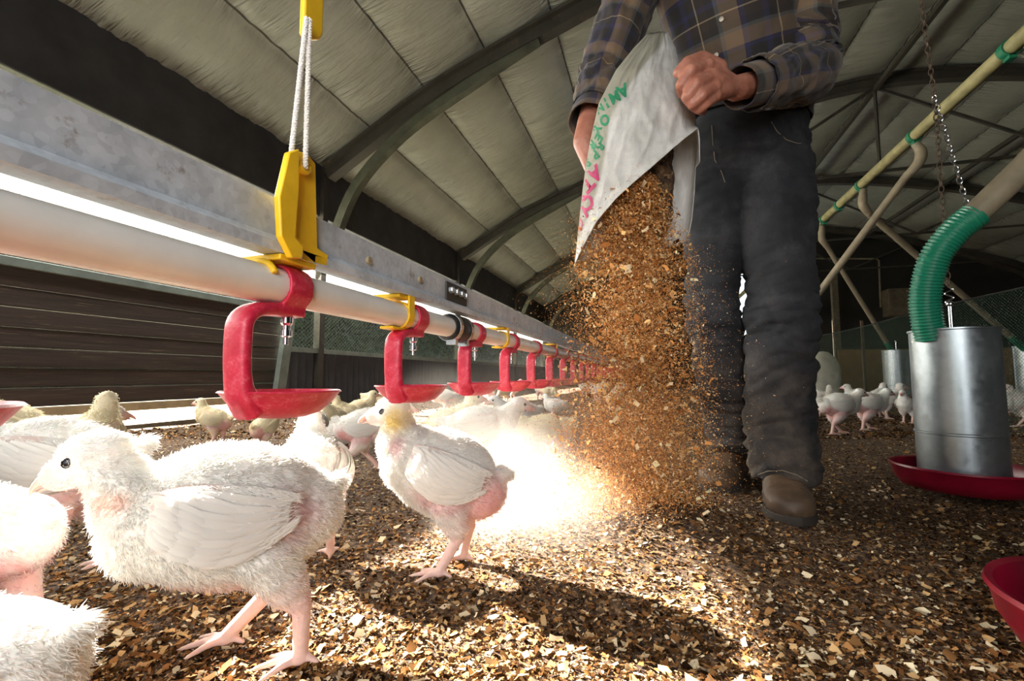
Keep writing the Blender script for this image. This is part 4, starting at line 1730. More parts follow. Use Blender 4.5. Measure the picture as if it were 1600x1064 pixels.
M['stitch'] = simple('jeans_stitch', (0.17, 0.14, 0.10), 0.9)
bpy.context.view_layer.update()
surf_line(jeans, [(1112, 196), (1114, 225), (1117, 250), (1127, 268), (1133, 285)], .0011, 'fly_stitching', M['stitch'], man)
surf_line(jeans, [(1205, 190), (1214, 205), (1228, 218), (1246, 224), (1252, 224)], .0011, 'pocket_seam', M['stitch'], man)
surf_line(jeans, [(1184, 742), (1200, 736), (1222, 735), (1245, 742), (1262, 752)], .0014, 'hem_stitching', M['stitch'], man)


def boot(an, toe, nm, knm):
    d = (toe - an)
    d.z = 0
    L = d.length
    d.normalize()
    s = Vector((0, 0, 1)).cross(d)
    b = MB()
    heel = an - d * .055
    heel.z = 0
    tip = toe + d * .035
    tip.z = 0
    q = [(heel + Vector((0, 0, .045)), .030, .034), (heel + d * .035 + Vector((0, 0, .052)), .038, .046), (heel.lerp(tip, .38) + Vector((0, 0, .055)), .041, .050),
         (heel.lerp(tip, .58) + Vector((0, 0, .047)), .047, .041), (heel.lerp(tip, .78) + Vector((0, 0, .040)), .052, .034), (heel.lerp(tip, .92) + Vector((0, 0, .037)), .046, .030),
         (tip + Vector((0, 0, .034)), .026, .020)]
    A = catmull([(p.x, p.y, p.z, rx, ry) for p, rx, ry in q], 5)
    b.loft([tuple(w_[:3]) for w_ in A], list(A[:, 3]), list(A[:, 4]), 20, up=(0, 0, 1), pw=2.6, rnd=True)
    b.loft([an + Vector((0, 0, z_)) for z_ in (-.05, 0, .06, .15)], [.044, .044, .050, .055], [.050, .052, .055, .060], 20, up=tuple(d))
    me = remeshed(b, .004, 4)
    V = verts_of(me)
    N = norms_of(me)
    along = (V - np.array(heel)) @ np.array(d)
    tl = (tip - heel).length
    seam = np.exp(-((along - tl * .74 - .25 * np.abs((V - np.array(heel)) @ np.array(s))) / .004) ** 2)
    cr = 1 - np.abs(fbm(V * np.array([22, 22, 40]), 3, 5)) * 2
    put_verts(me, V + N * ((.0025 * cr * (along < tl * .7)) - .0022 * seam)[:, None])
    o = link_mesh(nm, me, M['leather'], man)
    b = MB()
    V_, F_ = [], []
    m = len(A)
    out = [(heel + d * (t_ * tl), w_) for t_, w_ in ((-.02, .018), (.03, .034), (.15, .041), (.35, .039), (.5, .043), (.7, .054), (.85, .052), (.96, .036), (1.02, .014))]
    pl_ = [p + s * w_ for p, w_ in out] + [p - s * w_ for p, w_ in reversed(out)]
    b.prism([p + Vector((0, 0, .001)) for p in pl_], (0, 0, .022))
    b.build('sole', M['sole'], o, bevel=.003)


boot(LF_an, LF_toe, 'boot', 0)
boot(RF_an, RF_toe, 'boot', 1)

# shirt ---------------------------------------------------------------------
def shirt_part(b, pts, n, up, amp, seed, u0=0.0, folds=(3, 14)):
    A = catmull([(*p, rx, ry) for p, rx, ry in pts], 12)
    P, T, N, B = frames([tuple(q[:3]) for q in A], up)
    V, U, F = [], [], []
    Ls = 0
    rmax = float(max(A[:, 3]))
    mper = PI * (A[:, 3].mean() + A[:, 4].mean())
    for i in range(len(P)):
        if i:
            Ls += (P[i] - P[i - 1]).length
        for k in range(n + 1):
            a = 2 * PI * k / n + PI / 2 * 3
            V.append(P[i] + B[i] * (A[i, 3] * math.cos(a)) + N[i] * (A[i, 4] * math.sin(a)))
            U.append((u0 + mper * k / n, Ls, 0))
    V = np.array([list(v) for v in V])
    C_ = np.repeat(np.array([list(p) for p in P]), n + 1, 0)
    Nn = V - C_
    Nn /= np.linalg.norm(Nn, axis=1)[:, None]
    U = np.array(U)
    th = 2 * PI * U[:, 0] / mper
    Q = np.stack([np.cos(th) * folds[0] / 2 + .5 * vnoise(V * 9, seed), np.sin(th) * folds[0] / 2, U[:, 1] * folds[1] + 1.2 * vnoise(V * 6, seed + 2)], 1)
    r = 1 - np.abs(fbm(Q, 3, seed)) * 2.3
    V = V + Nn * (amp * r)[:, None]
    m = len(P)
    for i in range(m - 1):
        for k in range(n):
            a = i * (n + 1) + k
            F.append((a, a + 1, a + n + 2, a + n + 1))
    b.add([tuple(v) for v in V], F, [tuple(u) for u in U])
    return P, A


b = MB()
shirt_part(b, [(at(1165, 192, d=1.315), .172, .126), (at(1165, 170, d=1.315), .176, .130), (at(1162, 120, d=1.30), .178, .132), (at(1150, 40, d=1.27), .188, .135), (at(1136, -40, d=1.255), .195, .128),
               (at(1132, -95, d=1.25), .175, .110), (at(1130, -130, d=1.25), .105, .085), (at(1128, -150, d=1.25), .070, .070)], 96, upv, .0060, 41)
shirt_part(b, [(L_sh.lerp(CHS, .35), .070, .075), (L_sh, .078, .080), (L_sh.lerp(L_el, .35), .076, .078), (L_sh.lerp(L_el, .75), .067, .070), (L_el, .066, .068), (L_el.lerp(L_wr, .3), .064, .066),
               (L_el.lerp(L_wr, .6), .054, .056), (L_el.lerp(L_wr, .80), .047, .050)], 64, (0, 0, 1), .0085, 51, folds=(4, 17))
shirt_part(b, [(R_sh.lerp(CHS, .35), .070, .075), (R_sh, .075, .078), (R_sh.lerp(R_el, .35), .070, .074), (R_sh.lerp(R_el, .75), .062, .066), (R_el, .060, .062), (R_el.lerp(R_wr, .3), .052, .056),
               (R_el.lerp(R_wr, .55), .045, .048)], 64, tuple(-fwd), .0085, 61, folds=(4, 17))
sh = b.build('shirt', M['plaid'], man, pc=True, angle=180)
so = sh.modifiers.new('thick', 'SOLIDIFY')
so.thickness = .0022
# cuffs
for (a, c, r0, r1, nm_) in ((L_el.lerp(L_wr, .70), L_el.lerp(L_wr, .96), .045, .041, 'cuff'), (R_el.lerp(R_wr, .50), R_el.lerp(R_wr, .72), .047, .052, 'cuff')):
    b = MB()
    shirt_part(b, [(a, r0, r0 * 1.05), (a.lerp(c, .5), (r0 + r1) / 2, (r0 + r1) / 2 * 1.05), (c, r1, r1 * 1.08)], 48, (0, 0, 1) if r0 == .045 else tuple(-fwd), .0015, 71, u0=.03)
    cf = b.build(nm_, M['plaid'], man, pc=True, angle=180)
    so = cf.modifiers.new('thick', 'SOLIDIFY')
    so.thickness = .0035
# placket and buttons, collar
pk_ = []
from mathutils.bvhtree import BVHTree
bvs = BVHTree.FromPolygons([tuple(v) for v in verts_of(sh.data)], [tuple(p.vertices) for p in sh.data.polygons])
for py_ in range(-80, 180, 12):
    r_ = (at(1118 + (py_ - 90) * -.02, py_, d=1.0) - CAM_LOC).normalized()
    h = bvs.ray_cast(CAM_LOC, r_)
    if h[0] is not None:
        pk_.append(h[0])
for (px_, py_) in ((1127, 30), (1119, 86), (1121, 150), (1131, -25)):
    r_ = (at(px_, py_, d=1.0) - CAM_LOC).normalized()
    h = bvs.ray_cast(CAM_LOC, r_)
    if h[0] is not None:
        q = (-r_).to_track_quat('Z', 'Y').to_matrix()
        b = MB()
        b.lathe([(0, .0012), (.0036, .0012), (.0050, .0026), (.0058, .0018), (.0056, 0), (0, 0)], h[0] - r_ * .003, 16, q)
        b.build('button', M['button'], man)
b = MB()
for s in (1, -1):
    c0 = NCK + Vector(upv) * .072 + sd * s * .012
    b.prism([c0, c0 + sd * s * .06 + Vector(upv) * .0 + Vector((0, 0, -.045)), NCK + sd * s * .085 + Vector((0, 0, .01)), NCK + sd * s * .070 + Vector((0, 0, .035)), c0 + Vector((0, 0, .03))], Vector(upv) * .004)
b.build('collar', M['plaid'], man, smooth=False)

# ============================================================ the sack
def m_sack():
    t = NT('woven_sack')
    v = t.coord(attr='pc')
    a = t.n('ShaderNodeAttribute', attribute_name='pc')
    w1 = t.n('ShaderNodeTexWave')
    w1.inputs['Scale'].default_value = 125
    w2 = t.n('ShaderNodeTexWave', bands_direction='Y')
    w2.inputs['Scale'].default_value = 125
    t.l(v, w1.inputs['Vector'])
    t.l(v, w2.inputs['Vector'])
    wv = t.math('MULTIPLY', w1.outputs['Fac'], w2.outputs['Fac'])
    n = t.noise(t.coord('Object'), 22, 5)
    c = t.ramp(n, [(0.3, (0.60, 0.58, 0.54)), (0.7, (0.80, 0.79, 0.77))])
    sep = t.n('ShaderNodeSeparateXYZ')
    t.l(v, sep.inputs[0])
    c = t.mix(t.math('MULTIPLY', sep.outputs[2], 0.80), c, (0.36, 0.34, 0.25))     # darker, greyer colour on the printed side
    t.base(c)
    t.set(Roughness=0.38)
    t.b.inputs['Transmission Weight'].default_value = 0.0
    t.b.inputs['Subsurface Weight'].default_value = 0.0
    cre = t.noise(t.coord(attr='pc', scale=(16, 5, 1)), 1.0, 6, 0.7)
    h = t.math('ADD', t.math('MULTIPLY', wv, 0.22), cre)
    t.bump(h, 0.55, 0.006)
    # thin woven plastic lets light through
    tl = t.n('ShaderNodeBsdfTranslucent')
    t.l(c, tl.inputs[0])
    mx = t.n('ShaderNodeMixShader')
    mx.inputs[0].default_value = 0.30
    t.l(t.b.outputs[0], mx.inputs[1])
    t.l(tl.outputs[0], mx.inputs[2])
    t.l(mx.outputs[0], t.out.inputs[0])
    return t.m


M['sack'] = m_sack()
yk = [52, 75, 110, 160, 220, 290, 350, 395, 420]
Lk = [1012, 990, 962, 936, 922, 911, 905, 900, 897]
Rk = [1044, 1056, 1064, 1084, 1091, 1088, 1081, 1072, 1062]
Dk = [1.17, 1.12, 1.06, 1.02, 1.01, 1.00, .99, .985, .985]
Bk = [.02, .045, .060, .070, .078, .085, .085, .080, .078]


def sack_pt(u, py, lift=0.0):
    """u in [-1,1]: across the front from left to right; [1,3]: back across to the left"""
    if u <= 1:
        th = PI * (1 - (u + 1) / 2)          # pi -> 0 over the front
        fr = -1
    else:
        th = PI * ((u - 1) / 2)
        fr = 1
    L = np.interp(py, yk, Lk)
    R = np.interp(py, yk, Rk)
    D_ = np.interp(py, yk, Dk)
    Bq = np.interp(py, yk, Bk)
    px = (L + R) / 2 + (R - L) / 2 * math.cos(th)
    d = D_ + fr * (Bq + lift) * (math.sin(th) ** .8 if math.sin(th) > 0 else 0)
    return at(px, py, d=d)


def lip(u):
    """picture height at which the mouth of the sack ends, for each column"""
    if u <= 1:
        L, R = 900, 1082
        th = PI * (1 - (u + 1) / 2)
        px = (L + R) / 2 + (R - L) / 2 * math.cos(th)
        y_ = np.interp(px, [898, 905, 925, 950, 980, 1005, 1030, 1055, 1070, 1078, 1082], [418, 398, 350, 318, 288, 266, 243, 222, 212, 206, 260])
        return y_
    q = (u - 1) / 2
    return float(np.interp(q, [0, .04, .25, .6, 1.0], [300, 375, 384, 395, 418]))


us = np.linspace(-1, 3, 181)
m = 70
SV, SU = [], []
Lacc = None
for u in us:
    yl = lip(u)
    for j in range(m):
        py_ = 52 + (yl - 52) * j / (m - 1)
        p = sack_pt(u, py_)
        SV.append(p)
        if u <= 1:
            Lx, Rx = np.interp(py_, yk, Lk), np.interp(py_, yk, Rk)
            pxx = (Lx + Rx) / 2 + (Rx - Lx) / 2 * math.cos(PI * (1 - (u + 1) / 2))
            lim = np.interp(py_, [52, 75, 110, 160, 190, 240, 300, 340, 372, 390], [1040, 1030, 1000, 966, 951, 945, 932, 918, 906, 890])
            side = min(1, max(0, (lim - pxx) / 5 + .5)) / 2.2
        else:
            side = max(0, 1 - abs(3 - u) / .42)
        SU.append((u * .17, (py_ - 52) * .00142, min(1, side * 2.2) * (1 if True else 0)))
SVn = np.array([list(v) for v in SV])
SUn = np.array(SU)
cam_v = np.array(list(fwd))
uu = SUn[:, 0] / .17
front = uu < 1
nz = fbm(np.stack([SUn[:, 0] * 26 + SUn[:, 1] * 10, SUn[:, 1] * 9 - SUn[:, 0] * 14, 0 * uu], 1), 4, 9)
rid = 1 - np.abs(nz) * 2
amp_ = .007 * np.sin(PI * np.clip((uu + 1) / 2, 0, 1)) * front + .008 * (~front)
SVn += -cam_v[None] * (rid * amp_)[:, None] * np.where(front, 1, -1)[:, None]
# the lip curls outward a little
jl = np.tile(np.arange(m), len(us))
curl = np.clip((jl - (m - 9)) / 8.0, 0, 1) ** 2 * front * (uu > -.6)
SVn += -cam_v[None] * (curl * .016)[:, None]
idx = (np.arange(len(us) - 1)[:, None] * m + np.arange(m - 1)[None]).ravel()
SF = np.stack([idx, idx + 1, idx + m + 1, idx + m], 1)
me = uniform_mesh('sack', SVn, SF)
set_vec(me, SUn)
sack = thing('feed_sack', 'white woven plastic sack, mouth down, held by the man, with green and magenta printing', 'sack', at(985, 230, d=1.0))
so_ = link_mesh('sack_body', me, M['sack'], sack)
md = so_.modifiers.new('thick', 'SOLIDIFY')
md.thickness = .0012
bvk = BVHTree.FromPolygons([tuple(v) for v in SVn], [tuple(f) for f in SF.tolist()])

# printed letters on the side of the sack
M['ink_green'] = simple('green_ink', (0.02, 0.22, 0.10), 0.6)
M['ink_pink'] = simple('magenta_ink', (0.40, 0.01, 0.10), 0.6)


def printed(ch, px, py, size, rot, squash, mat, nm):
    size *= 1.3
    """a letter laid on the surface of the sack; size in picture px"""
    cu = bpy.data.curves.new('t', 'FONT')
    cu.body = ch
    cu.align_x = 'CENTER'
    cu.align_y = 'CENTER'
    cu.size = 1.25
    cu.offset = .045
    cu.resolution_u = 4
    o = bpy.data.objects.new('t', cu)
    COL.objects.link(o)
    dg = bpy.context.evaluated_depsgraph_get()
    me = bpy.data.meshes.new_from_object(o.evaluated_get(dg))
    bpy.data.objects.remove(o)
    bm = bmesh.new()
    bm.from_mesh(me)
    bmesh.ops.triangulate(bm, faces=bm.faces)
    bmesh.ops.subdivide_edges(bm, edges=[e for e in bm.edges if e.calc_length() > .12], cuts=2)
    bmesh.ops.triangulate(bm, faces=bm.faces)
    ca, sa = math.cos(math.radians(rot)), math.sin(math.radians(rot))
    ok = True
    for v in bm.verts:
        x_, y_ = v.co.x * size, v.co.y * size
        qx = (x_ * ca - y_ * sa) * squash
        qy = x_ * sa + y_ * ca
        dv = (at(px + qx, py - qy, d=1.0) - CAM_LOC).normalized()
        h = bvk.ray_cast(CAM_LOC, dv)
        if h[0] is None:
            h = bvk.find_nearest(at(px + qx, py - qy, d=.99))
        v.co = h[0] - dv * .0014
    bm.to_mesh(me)
    bm.free()
    link_mesh(nm, me, mat, sack, smooth=False)


for ch, px, py, sz, rot, sq in (('A', 973, 141, 17, 205, .9), ('M', 960, 151, 15, 207, .9), ('I', 947, 160, 14, 210, .8), ('N', 936, 168, 13, 212, .8),
                                ('O', 944, 187, 14, 235, .8), ('Y', 932, 200, 13, 232, .8), ('E', 935, 215, 13, 240, .75), ('R', 938, 229, 12, 240, .7),
                                ('A', 925, 199, 12, 235, .6), ('R', 925, 226, 13, 225, .75), ('P', 930, 241, 13, 225, .8), ('R', 917, 254, 13, 225, .7)):
    printed(ch, px, py, sz, rot, sq, M['ink_green'], 'green_letter')
for ch, px, py, sz, rot, sq in (('A', 929, 271, 20, 215, .8), ('T', 917, 286, 22, 222, .8), ('I', 908, 303, 20, 225, .7), ('C', 918, 315, 20, 205, .75), ('U', 908, 333, 20, 215, .7), ('O', 903, 350, 18, 220, .6)):
    printed(ch, px, py, sz, rot, sq, M['ink_pink'], 'magenta_letter')

# ============================================================ tube feeders
M['pan'] = simple('crimson_pan', (0.25, 0.004, 0.022), 0.32, var=0.2, scale=25)
FR = 0.092
f1 = at(1494, 600, d=1.24)
F1 = Vector((f1.x, f1.y, 0))


def make_feeder(label, z0=0.055, h=0.40):
    t = thing('tube_feeder', label, 'feeder', group=None)
    b = MB()
    b.lathe([(FR - .002, z0 + .012), (FR, z0 + .012), (FR, z0 + .118), (FR + .0025, z0 + .120), (FR + .0025, z0 + .124), (FR, z0 + .126), (FR, z0 + h - .006), (FR + .003, z0 + h - .004), (FR + .003, z0 + h),
             (FR - .001, z0 + h), (FR - .002, z0 + h - .006)], (0, 0, 0), 64, close=True)
    b.build('tube', M['galv_blue'], t, angle=35)
    b = MB()
    Rp = .150
    b.lathe([(0, z0 - .028), (Rp * .72, z0 - .028), (Rp * .88, z0 - .022), (Rp * .97, z0 + .002), (Rp, z0 + .026), (Rp + .004, z0 + .030), (Rp + .002, z0 + .035), (Rp - .005, z0 + .032),
             (Rp * .95, z0 + .004), (Rp * .85, z0 - .014), (Rp * .7, z0 - .020), (0, z0 - .016)], (0, 0, 0), 72)
    b.build('pan', M['pan'], t, angle=60)
    b = MB()
    # feed lying in the tube and pan
    b.lathe([(0, z0 + .05), (FR * .6, z0 + .03), (FR * 1.15, z0 - .004), (FR * 1.3, z0 - .013), (0, z0 - .013)], (0, 0, 0), 40)
    fd = b.build('feed', M['floor'], t, angle=60)
    b = MB()
    b.tube([(-FR, 0, z0 + h - .03), (FR, 0, z0 + h - .03)], .004, 8)
    b.tube([(0, 0, z0 + h - .03), (0, 0, z0 + h + .07)], .0055, 10)
    b.ell((0, 0, z0 + h + .072), .009)
    b.build('hanger_rod', M['chrome'], t)
    return t


feeder = make_feeder('large galvanised tube feeder with red pan, nearest the camera on the right')
feeder.location = F1
# the near one hangs slightly askew
f2 = at(1404, 600, d=4.7)
f3 = at(1618, 600, d=4.0)
f4 = at(1214, 600, d=3.5)
for p, lab in ((f2, 'small far galvanised tube feeder behind the green netting'), (f3, 'far galvanised tube feeder cut by the right edge of the picture'),
               (f4, 'far galvanised tube feeder hidden behind the front leg of the man')):
    dup(feeder, (p.x, p.y, 0), 0.4, lab, None, 1.3)
# nearest red pan at the bottom right corner: another feeder, cut by the frame
fp = CAM_LOC + (_RM @ Vector((.660, 0, 0))) + fwd * .445
dup(feeder, (fp.x, fp.y, .012), 1.0, 'tube feeder whose red pan rim enters at the bottom right corner')

# chains
def chain_mesh(b, a, c, link=.022, wr=.0016):
    a, c = Vector(a), Vector(c)
    d = (c - a)
    n = max(2, int(d.length / (link * .78)))
    d.normalize()
    e1 = d.orthogonal().normalized()
    e2 = d.cross(e1)
    for k in range(n):
        o = a.lerp(c, (k + .5) / n)
        s = e1 if k % 2 else e2
        pts = []
        for q in range(13):
            an = 2 * PI * q / 12
            pts.append(o + d * (link * .5 * math.cos(an)) + s * (link * .26 * math.sin(an)))
        b.tube([tuple(p) for p in pts], wr, 5, cap=False)


hk = at(1483, 462, d=1.27)
t = thing('hanging_chain', 'rusty chain hanging straight down to the hook of the near feeder', 'chain', at(1440, 0, d=1.30))
b = MB()
chain_mesh(b, at(1431, -60, d=1.36), at(1461, 160, d=1.31))
_ct = at(1431, -60, d=1.36)
chain_mesh(b, Vector((_ct.x, _ct.y, 3.86)), _ct)
chain_mesh(b, at(1461, 160, d=1.31), hk + Vector((0, 0, .03)))
b.build('links', M['chain'], t)
b = MB()
S = []
for q in np.linspace(0, 1, 26):
    an = q * 2 * PI * 1.0
    S.append((hk.x + .011 * math.sin(2 * an) * .9, hk.y, hk.z + .024 - .048 * q))
b.tube(S, .0022, 8)
b.build('hook', M['chrome'], t)
# rod from the hook into the feeder
r0 = Vector((F1.x, F1.y, .055 + .42 + .07))
b = MB()
b.tube([tuple(hk + Vector((0, 0, -.022))), tuple(at(1489, 520, d=1.25))], .0045, 10)
b.build('eye_bolt', M['chrome'], t)
t = thing('hanging_chain', 'bright galvanised chain slanting from the rusty one to the green hose', 'chain', at(1458, 150, d=1.31))
b = MB()
chain_mesh(b, at(1459, 150, d=1.305), at(1514, 330, d=1.18))
b.build('links', M['chrome'], t)

YPX_, YPZ_ = 1.6, 1.83
# corrugated green hose and its grey pipe
t = thing('feed_hose', 'green corrugated hose curving down into the near galvanised feeder', 'hose', F1 + Vector((0, 0, .45)))
path = catmull([(*at(1455, 530, d=1.24),), (*at(1448, 500, d=1.24),), (*at(1446, 460, d=1.235),), (*at(1460, 405, d=1.215),), (*at(1492, 362, d=1.19),), (*at(1526, 334, d=1.17),)], 12)
P_ = [Vector(q) for q in path]
L_ = np.r_[0, np.cumsum([(P_[i + 1] - P_[i]).length for i in range(len(P_) - 1)])]
nn2 = int(L_[-1] / .0014)
s2 = np.linspace(0, L_[-1], nn2)
pp = np.stack([np.interp(s2, L_, path[:, k]) for k in range(3)], 1)
rr = .0335 + .0022 * np.sin(s2 / .0085 * 2 * PI)
b = MB()
b.loft([tuple(q) for q in pp], list(rr), list(rr), 24)
th = NT('green_hose')
th.base((0.012, 0.20, 0.115))
th.set(Roughness=0.32)
th.b.inputs['Specular IOR Level'].default_value = 0.7
M['hose'] = th.m
b.build('corrugated_hose', M['hose'], t, angle=180)
b = MB()
b.tube([tuple(at(1520, 338, d=1.172)), tuple(at(1600, 262, d=1.13)), tuple(at(1640, 220, d=1.12)), (YPX_, 1.40, YPZ_ - .03)], .030, 20)
b.build('down_pipe', M['tan_pipe'], t)

# long yellowed feed pipe
pa = at(1262, 368, d=4.7)
YPX = 1.6
y_a, y_b = at(1590, 66, x=YPX), at(1265, 362, x=YPX)
t = thing('feed_pipe', 'long yellowed feed pipe running back under the right side of the roof', 'pipe', (YPX, 2, y_b.z))
print('feedpipe', y_a, y_b)
yz = (y_a.z + y_b.z) / 2
MB().tube([(YPX, q, yz) for q in np.linspace(1.2, YF - .4, 20)], .034, 16).build('pipe', M['yellow_pipe'], t)
MB().tube([(YPX + .03, q, yz + .06) for q in np.linspace(1.2, YF - .4, 20)], .007, 8).build('cable', M['wire'], t)
for px_ in (1588, 1428, 1340, 1305, 1280):
    p = at(px_, 200, x=YPX)
    b = MB()
    b.lathe([(.035, -.02), (.041, -.02), (.041, .02), (.035, .02)], (YPX, p.y, yz), 20, RY, close=True)
    b.box((YPX, p.y, yz - .045), (.03, .04, .02))
    b.build('outlet_clip', M['greenclip'], t)


def drop(label, px_top, tgt, elbow_px, r=.024, gend=False):
    """curved yellow elbow below the feed pipe and the slanting tube to a feeder"""
    p = at(px_top, 200, x=YPX)
    p.z = yz - .05
    t = thing('drop_tube', label, 'tube', p)
    tgt = Vector(tgt)
    d = (tgt - p)
    d.z = 0
    d.normalize()
    e = [p, p + Vector((.01, .01, -.06)) - d * .02, p + Vector((0, 0, -.13)) - d * .01, p + Vector((0, 0, -.20)) + d * .06]
    A = catmull([(*q, w_) for q, w_ in zip(e, (.022, .030, .030, .024))], 6)
    MB().loft([tuple(q[:3]) for q in A], list(A[:, 3]), list(A[:, 3]), 14).build('elbow', M['tan_pipe'], t)
    MB().tube([tuple(e[-1] - (tgt - e[-1]).normalized() * .03), tuple(e[-1].lerp(tgt, .86 if gend else 1))], r, 14).build('slanting_tube', M['tan_pipe'], t)
    if gend:
        g0 = e[-1].lerp(tgt, .84)
        MB().tube([tuple(g0), tuple(e[-1].lerp(tgt, .96)), tuple(tgt + Vector((0, 0, -.08)))], r * 1.15, 14).build('hose_end', M['greenclip'], t)
    return t


drop('slanting dusty tube from the feed pipe down behind the front leg of the man', 1428, (f4.x, f4.y, .52), None)
drop('slanting tube running down right from the feed pipe behind the near feeder', 1343, (f3.x, f3.y, .50), None, gend=True)
drop('thin slanting tube with a green end leading to the far small feeder', 1276, (f2.x, f2.y, .50), None, r=.022, gend=True)

# green netting fence on the right
NX = 1.98
n0, n1 = 1.9, 9.5
nz_top = at(1420, 492, x=NX).z
t = thing('netting_fence', 'green plastic netting fence dividing the flock on the right', 'fence', (NX, 4, 0))
b = MB()
netting(b, NX, n0, n1, 0.0, nz_top, .026, .0013)
b.build('netting', M['net'], t, smooth=False, fix=False)
MB().tube([(NX, q, nz_top + .01 * math.sin(q * 2)) for q in np.linspace(n0, n1, 30)], .005, 6).build('top_cord', M['black'], t)
for q in (2.0, 5.35, 8.6):
    MB().bar((NX + .02, q, 0), (NX + .02, q, nz_top + .06), .022, .022, up=(0, 1, 0)).build('stake', M['chain'], t)

# far things at the end of the shed
p0, p1 = at(1312, 600, y=9.6), at(1420, 600, y=9.6)
zt = at(1350, 546, y=9.6).z
t = thing('board_barrier', 'brown board barrier behind the netting fence, on the right', 'board', (p0.x, 9.6, 0))
MB().box(((p0.x + 7.4) / 2, 9.6, zt / 2), (7.4 - p0.x, .04, zt)).build('board', M['brownboard'], t)
q0, q1 = at(1272, 600, y=8.0), at(1308, 600, y=8.0)
t = thing('stuffed_sack', 'pale stuffed sack standing upright just right of the front leg', 'sack', ((q0.x + q1.x) / 2, 8.0, 0))
b = MB()
ztp = at(1290, 550, y=8.0).z
wq = (q1.x - q0.x) / 2 + .04
b.loft([((q0.x + q1.x) / 2, 8.0, z_) for z_ in np.linspace(0, ztp, 8)], [wq * .9, wq, wq * 1.03, wq * 1.02, wq, wq * .95, wq * .8, wq * .3], [.16, .18, .19, .19, .18, .16, .10, .03], 24, up=(0, 1, 0), pw=3)
me = remeshed(b, .02, 2)
V = verts_of(me)
put_verts(me, V + norms_of(me) * (.03 * fbm(V * 7, 3))[:, None])
link_mesh('sack_body', me, M['white_sack'], t)
pc0 = at(1385, 452, y=YF - .3)
pc1 = at(1450, 492, y=YF - .3)
t = thing('control_cabinet', 'dull slatted cabinet on the dark end wall left of the green hose', 'cabinet', (pc0.x, YF - .3, pc1.z))
MB().box(((pc0.x + pc1.x) / 2, YF - .2, (pc0.z + pc1.z) / 2), (pc1.x - pc0.x, .35, pc0.z - pc1.z)).build('housing', M['wood'], t, bevel=.01)
for k in range(6):
    MB().box(((pc0.x + pc1.x) / 2 + .2, YF - .39, pc1.z + (k + .7) * (pc0.z - pc1.z) / 6.5), ((pc1.x - pc0.x) * .6, .03, .05)).build('slat', M['tan_pipe'], t)
c0, c1, c2 = at(1262, 404, y=YF), at(1373, 404, y=YF), at(1376, 480, y=YF)
t = thing('conduit_pipe', 'thin pale conduit bending down the dark end wall', 'pipe', c1)
MB().tube([tuple(c0), tuple(c1 + Vector((-.05, 0, 0))), tuple(c1 + Vector((0, 0, -.05))), tuple(c2)], .022, 8).build('pipe', M['tan_pipe'], t)
c3 = at(1302, 428, y=YF - .5)
t = thing('timber_post', 'upright timber post against the dark end wall', 'post', (c3.x, YF - .5, 0))
MB().bar((c3.x, YF - .5, 0), (c3.x, YF - .5, c3.z), .13, .13, up=(0, 1, 0)).build('post', M['wood'], t)

# ============================================================ the rest of the flock
def far_proto(kind, tint, seed):
    if kind == 'upright':
        return chick('x', nfl=5200, voxel=.0042, seed=seed, tint=tint, marks=bare, toe_r=.0052, down_len=1.1)
    if kind == 'walk':
        return chick('x', body_c=(0, 0, .165), body_r=(.10, .062, .066), pitch=6, head_c=(.138, 0, .235), head_pitch=12, chest=(.070, .170), rear=(-.070, .160),
                     feet=((.040, .034), (-.070, -.030)), hip=(-.02, .03, .105), nfl=15000, voxel=.0029, seed=seed, tint=tint, marks=bare, toe_r=.0052, down_len=1.1)
    if kind == 'peck':
        return chick('x', body_c=(0, 0, .150), body_r=(.10, .062, .064), pitch=-6, head_c=(.150, 0, .095), head_pitch=50, chest=(.068, .145), rear=(-.070, .160),
                     feet=((.010, .034), (-.020, -.034)), hip=(-.02, .03, .10), nfl=5200, voxel=.0042, seed=seed, tint=tint, marks=bare, toe_r=.0052, down_len=1.1)
    return chick('x', body_c=(0, 0, .085), body_r=(.095, .066, .064), pitch=6, head_c=(.105, 0, .165), head_pitch=8, chest=(.058, .095), rear=(-.062, .090),
                 feet=((.02, .030), (.02, -.030)), hip=(0, .03, .07), nfl=22000, voxel=.0029, seed=seed, tint=tint, marks=bare[:1], toe_r=.0052, down_len=1.1)


PR_ = {('upright', 0): far_proto('upright', WHITE, 21), ('upright', 1): far_proto('upright', CREAM, 22), ('walk', 0): far_proto('walk', WHITE, 23),
       ('peck', 0): far_proto('peck', CREAM, 24), ('sit', 0): far_proto('sit', WHITE, 25)}
_used = set()


def flock(kind, tint, px, py, deg, sc, label, group=None, z=None):
    key = (kind, tint)
    p = at(px, py, z=0.0 if z is None else z)
    zz = float(floor_z([p.x], [p.y])[0]) + .0015 if z is None else z
    if key in _used:
        o = dup(PR_[key], (p.x, p.y, zz), heading(deg), label, group, sc)
    else:
        _used.add(key)
        o = PR_[key]
        o.location = (p.x, p.y, zz)
        o.rotation_euler = (0, 0, heading(deg))
        o.scale = (sc, sc, sc)
        o['label'] = label
        if group:
            o['group'] = group
    return o


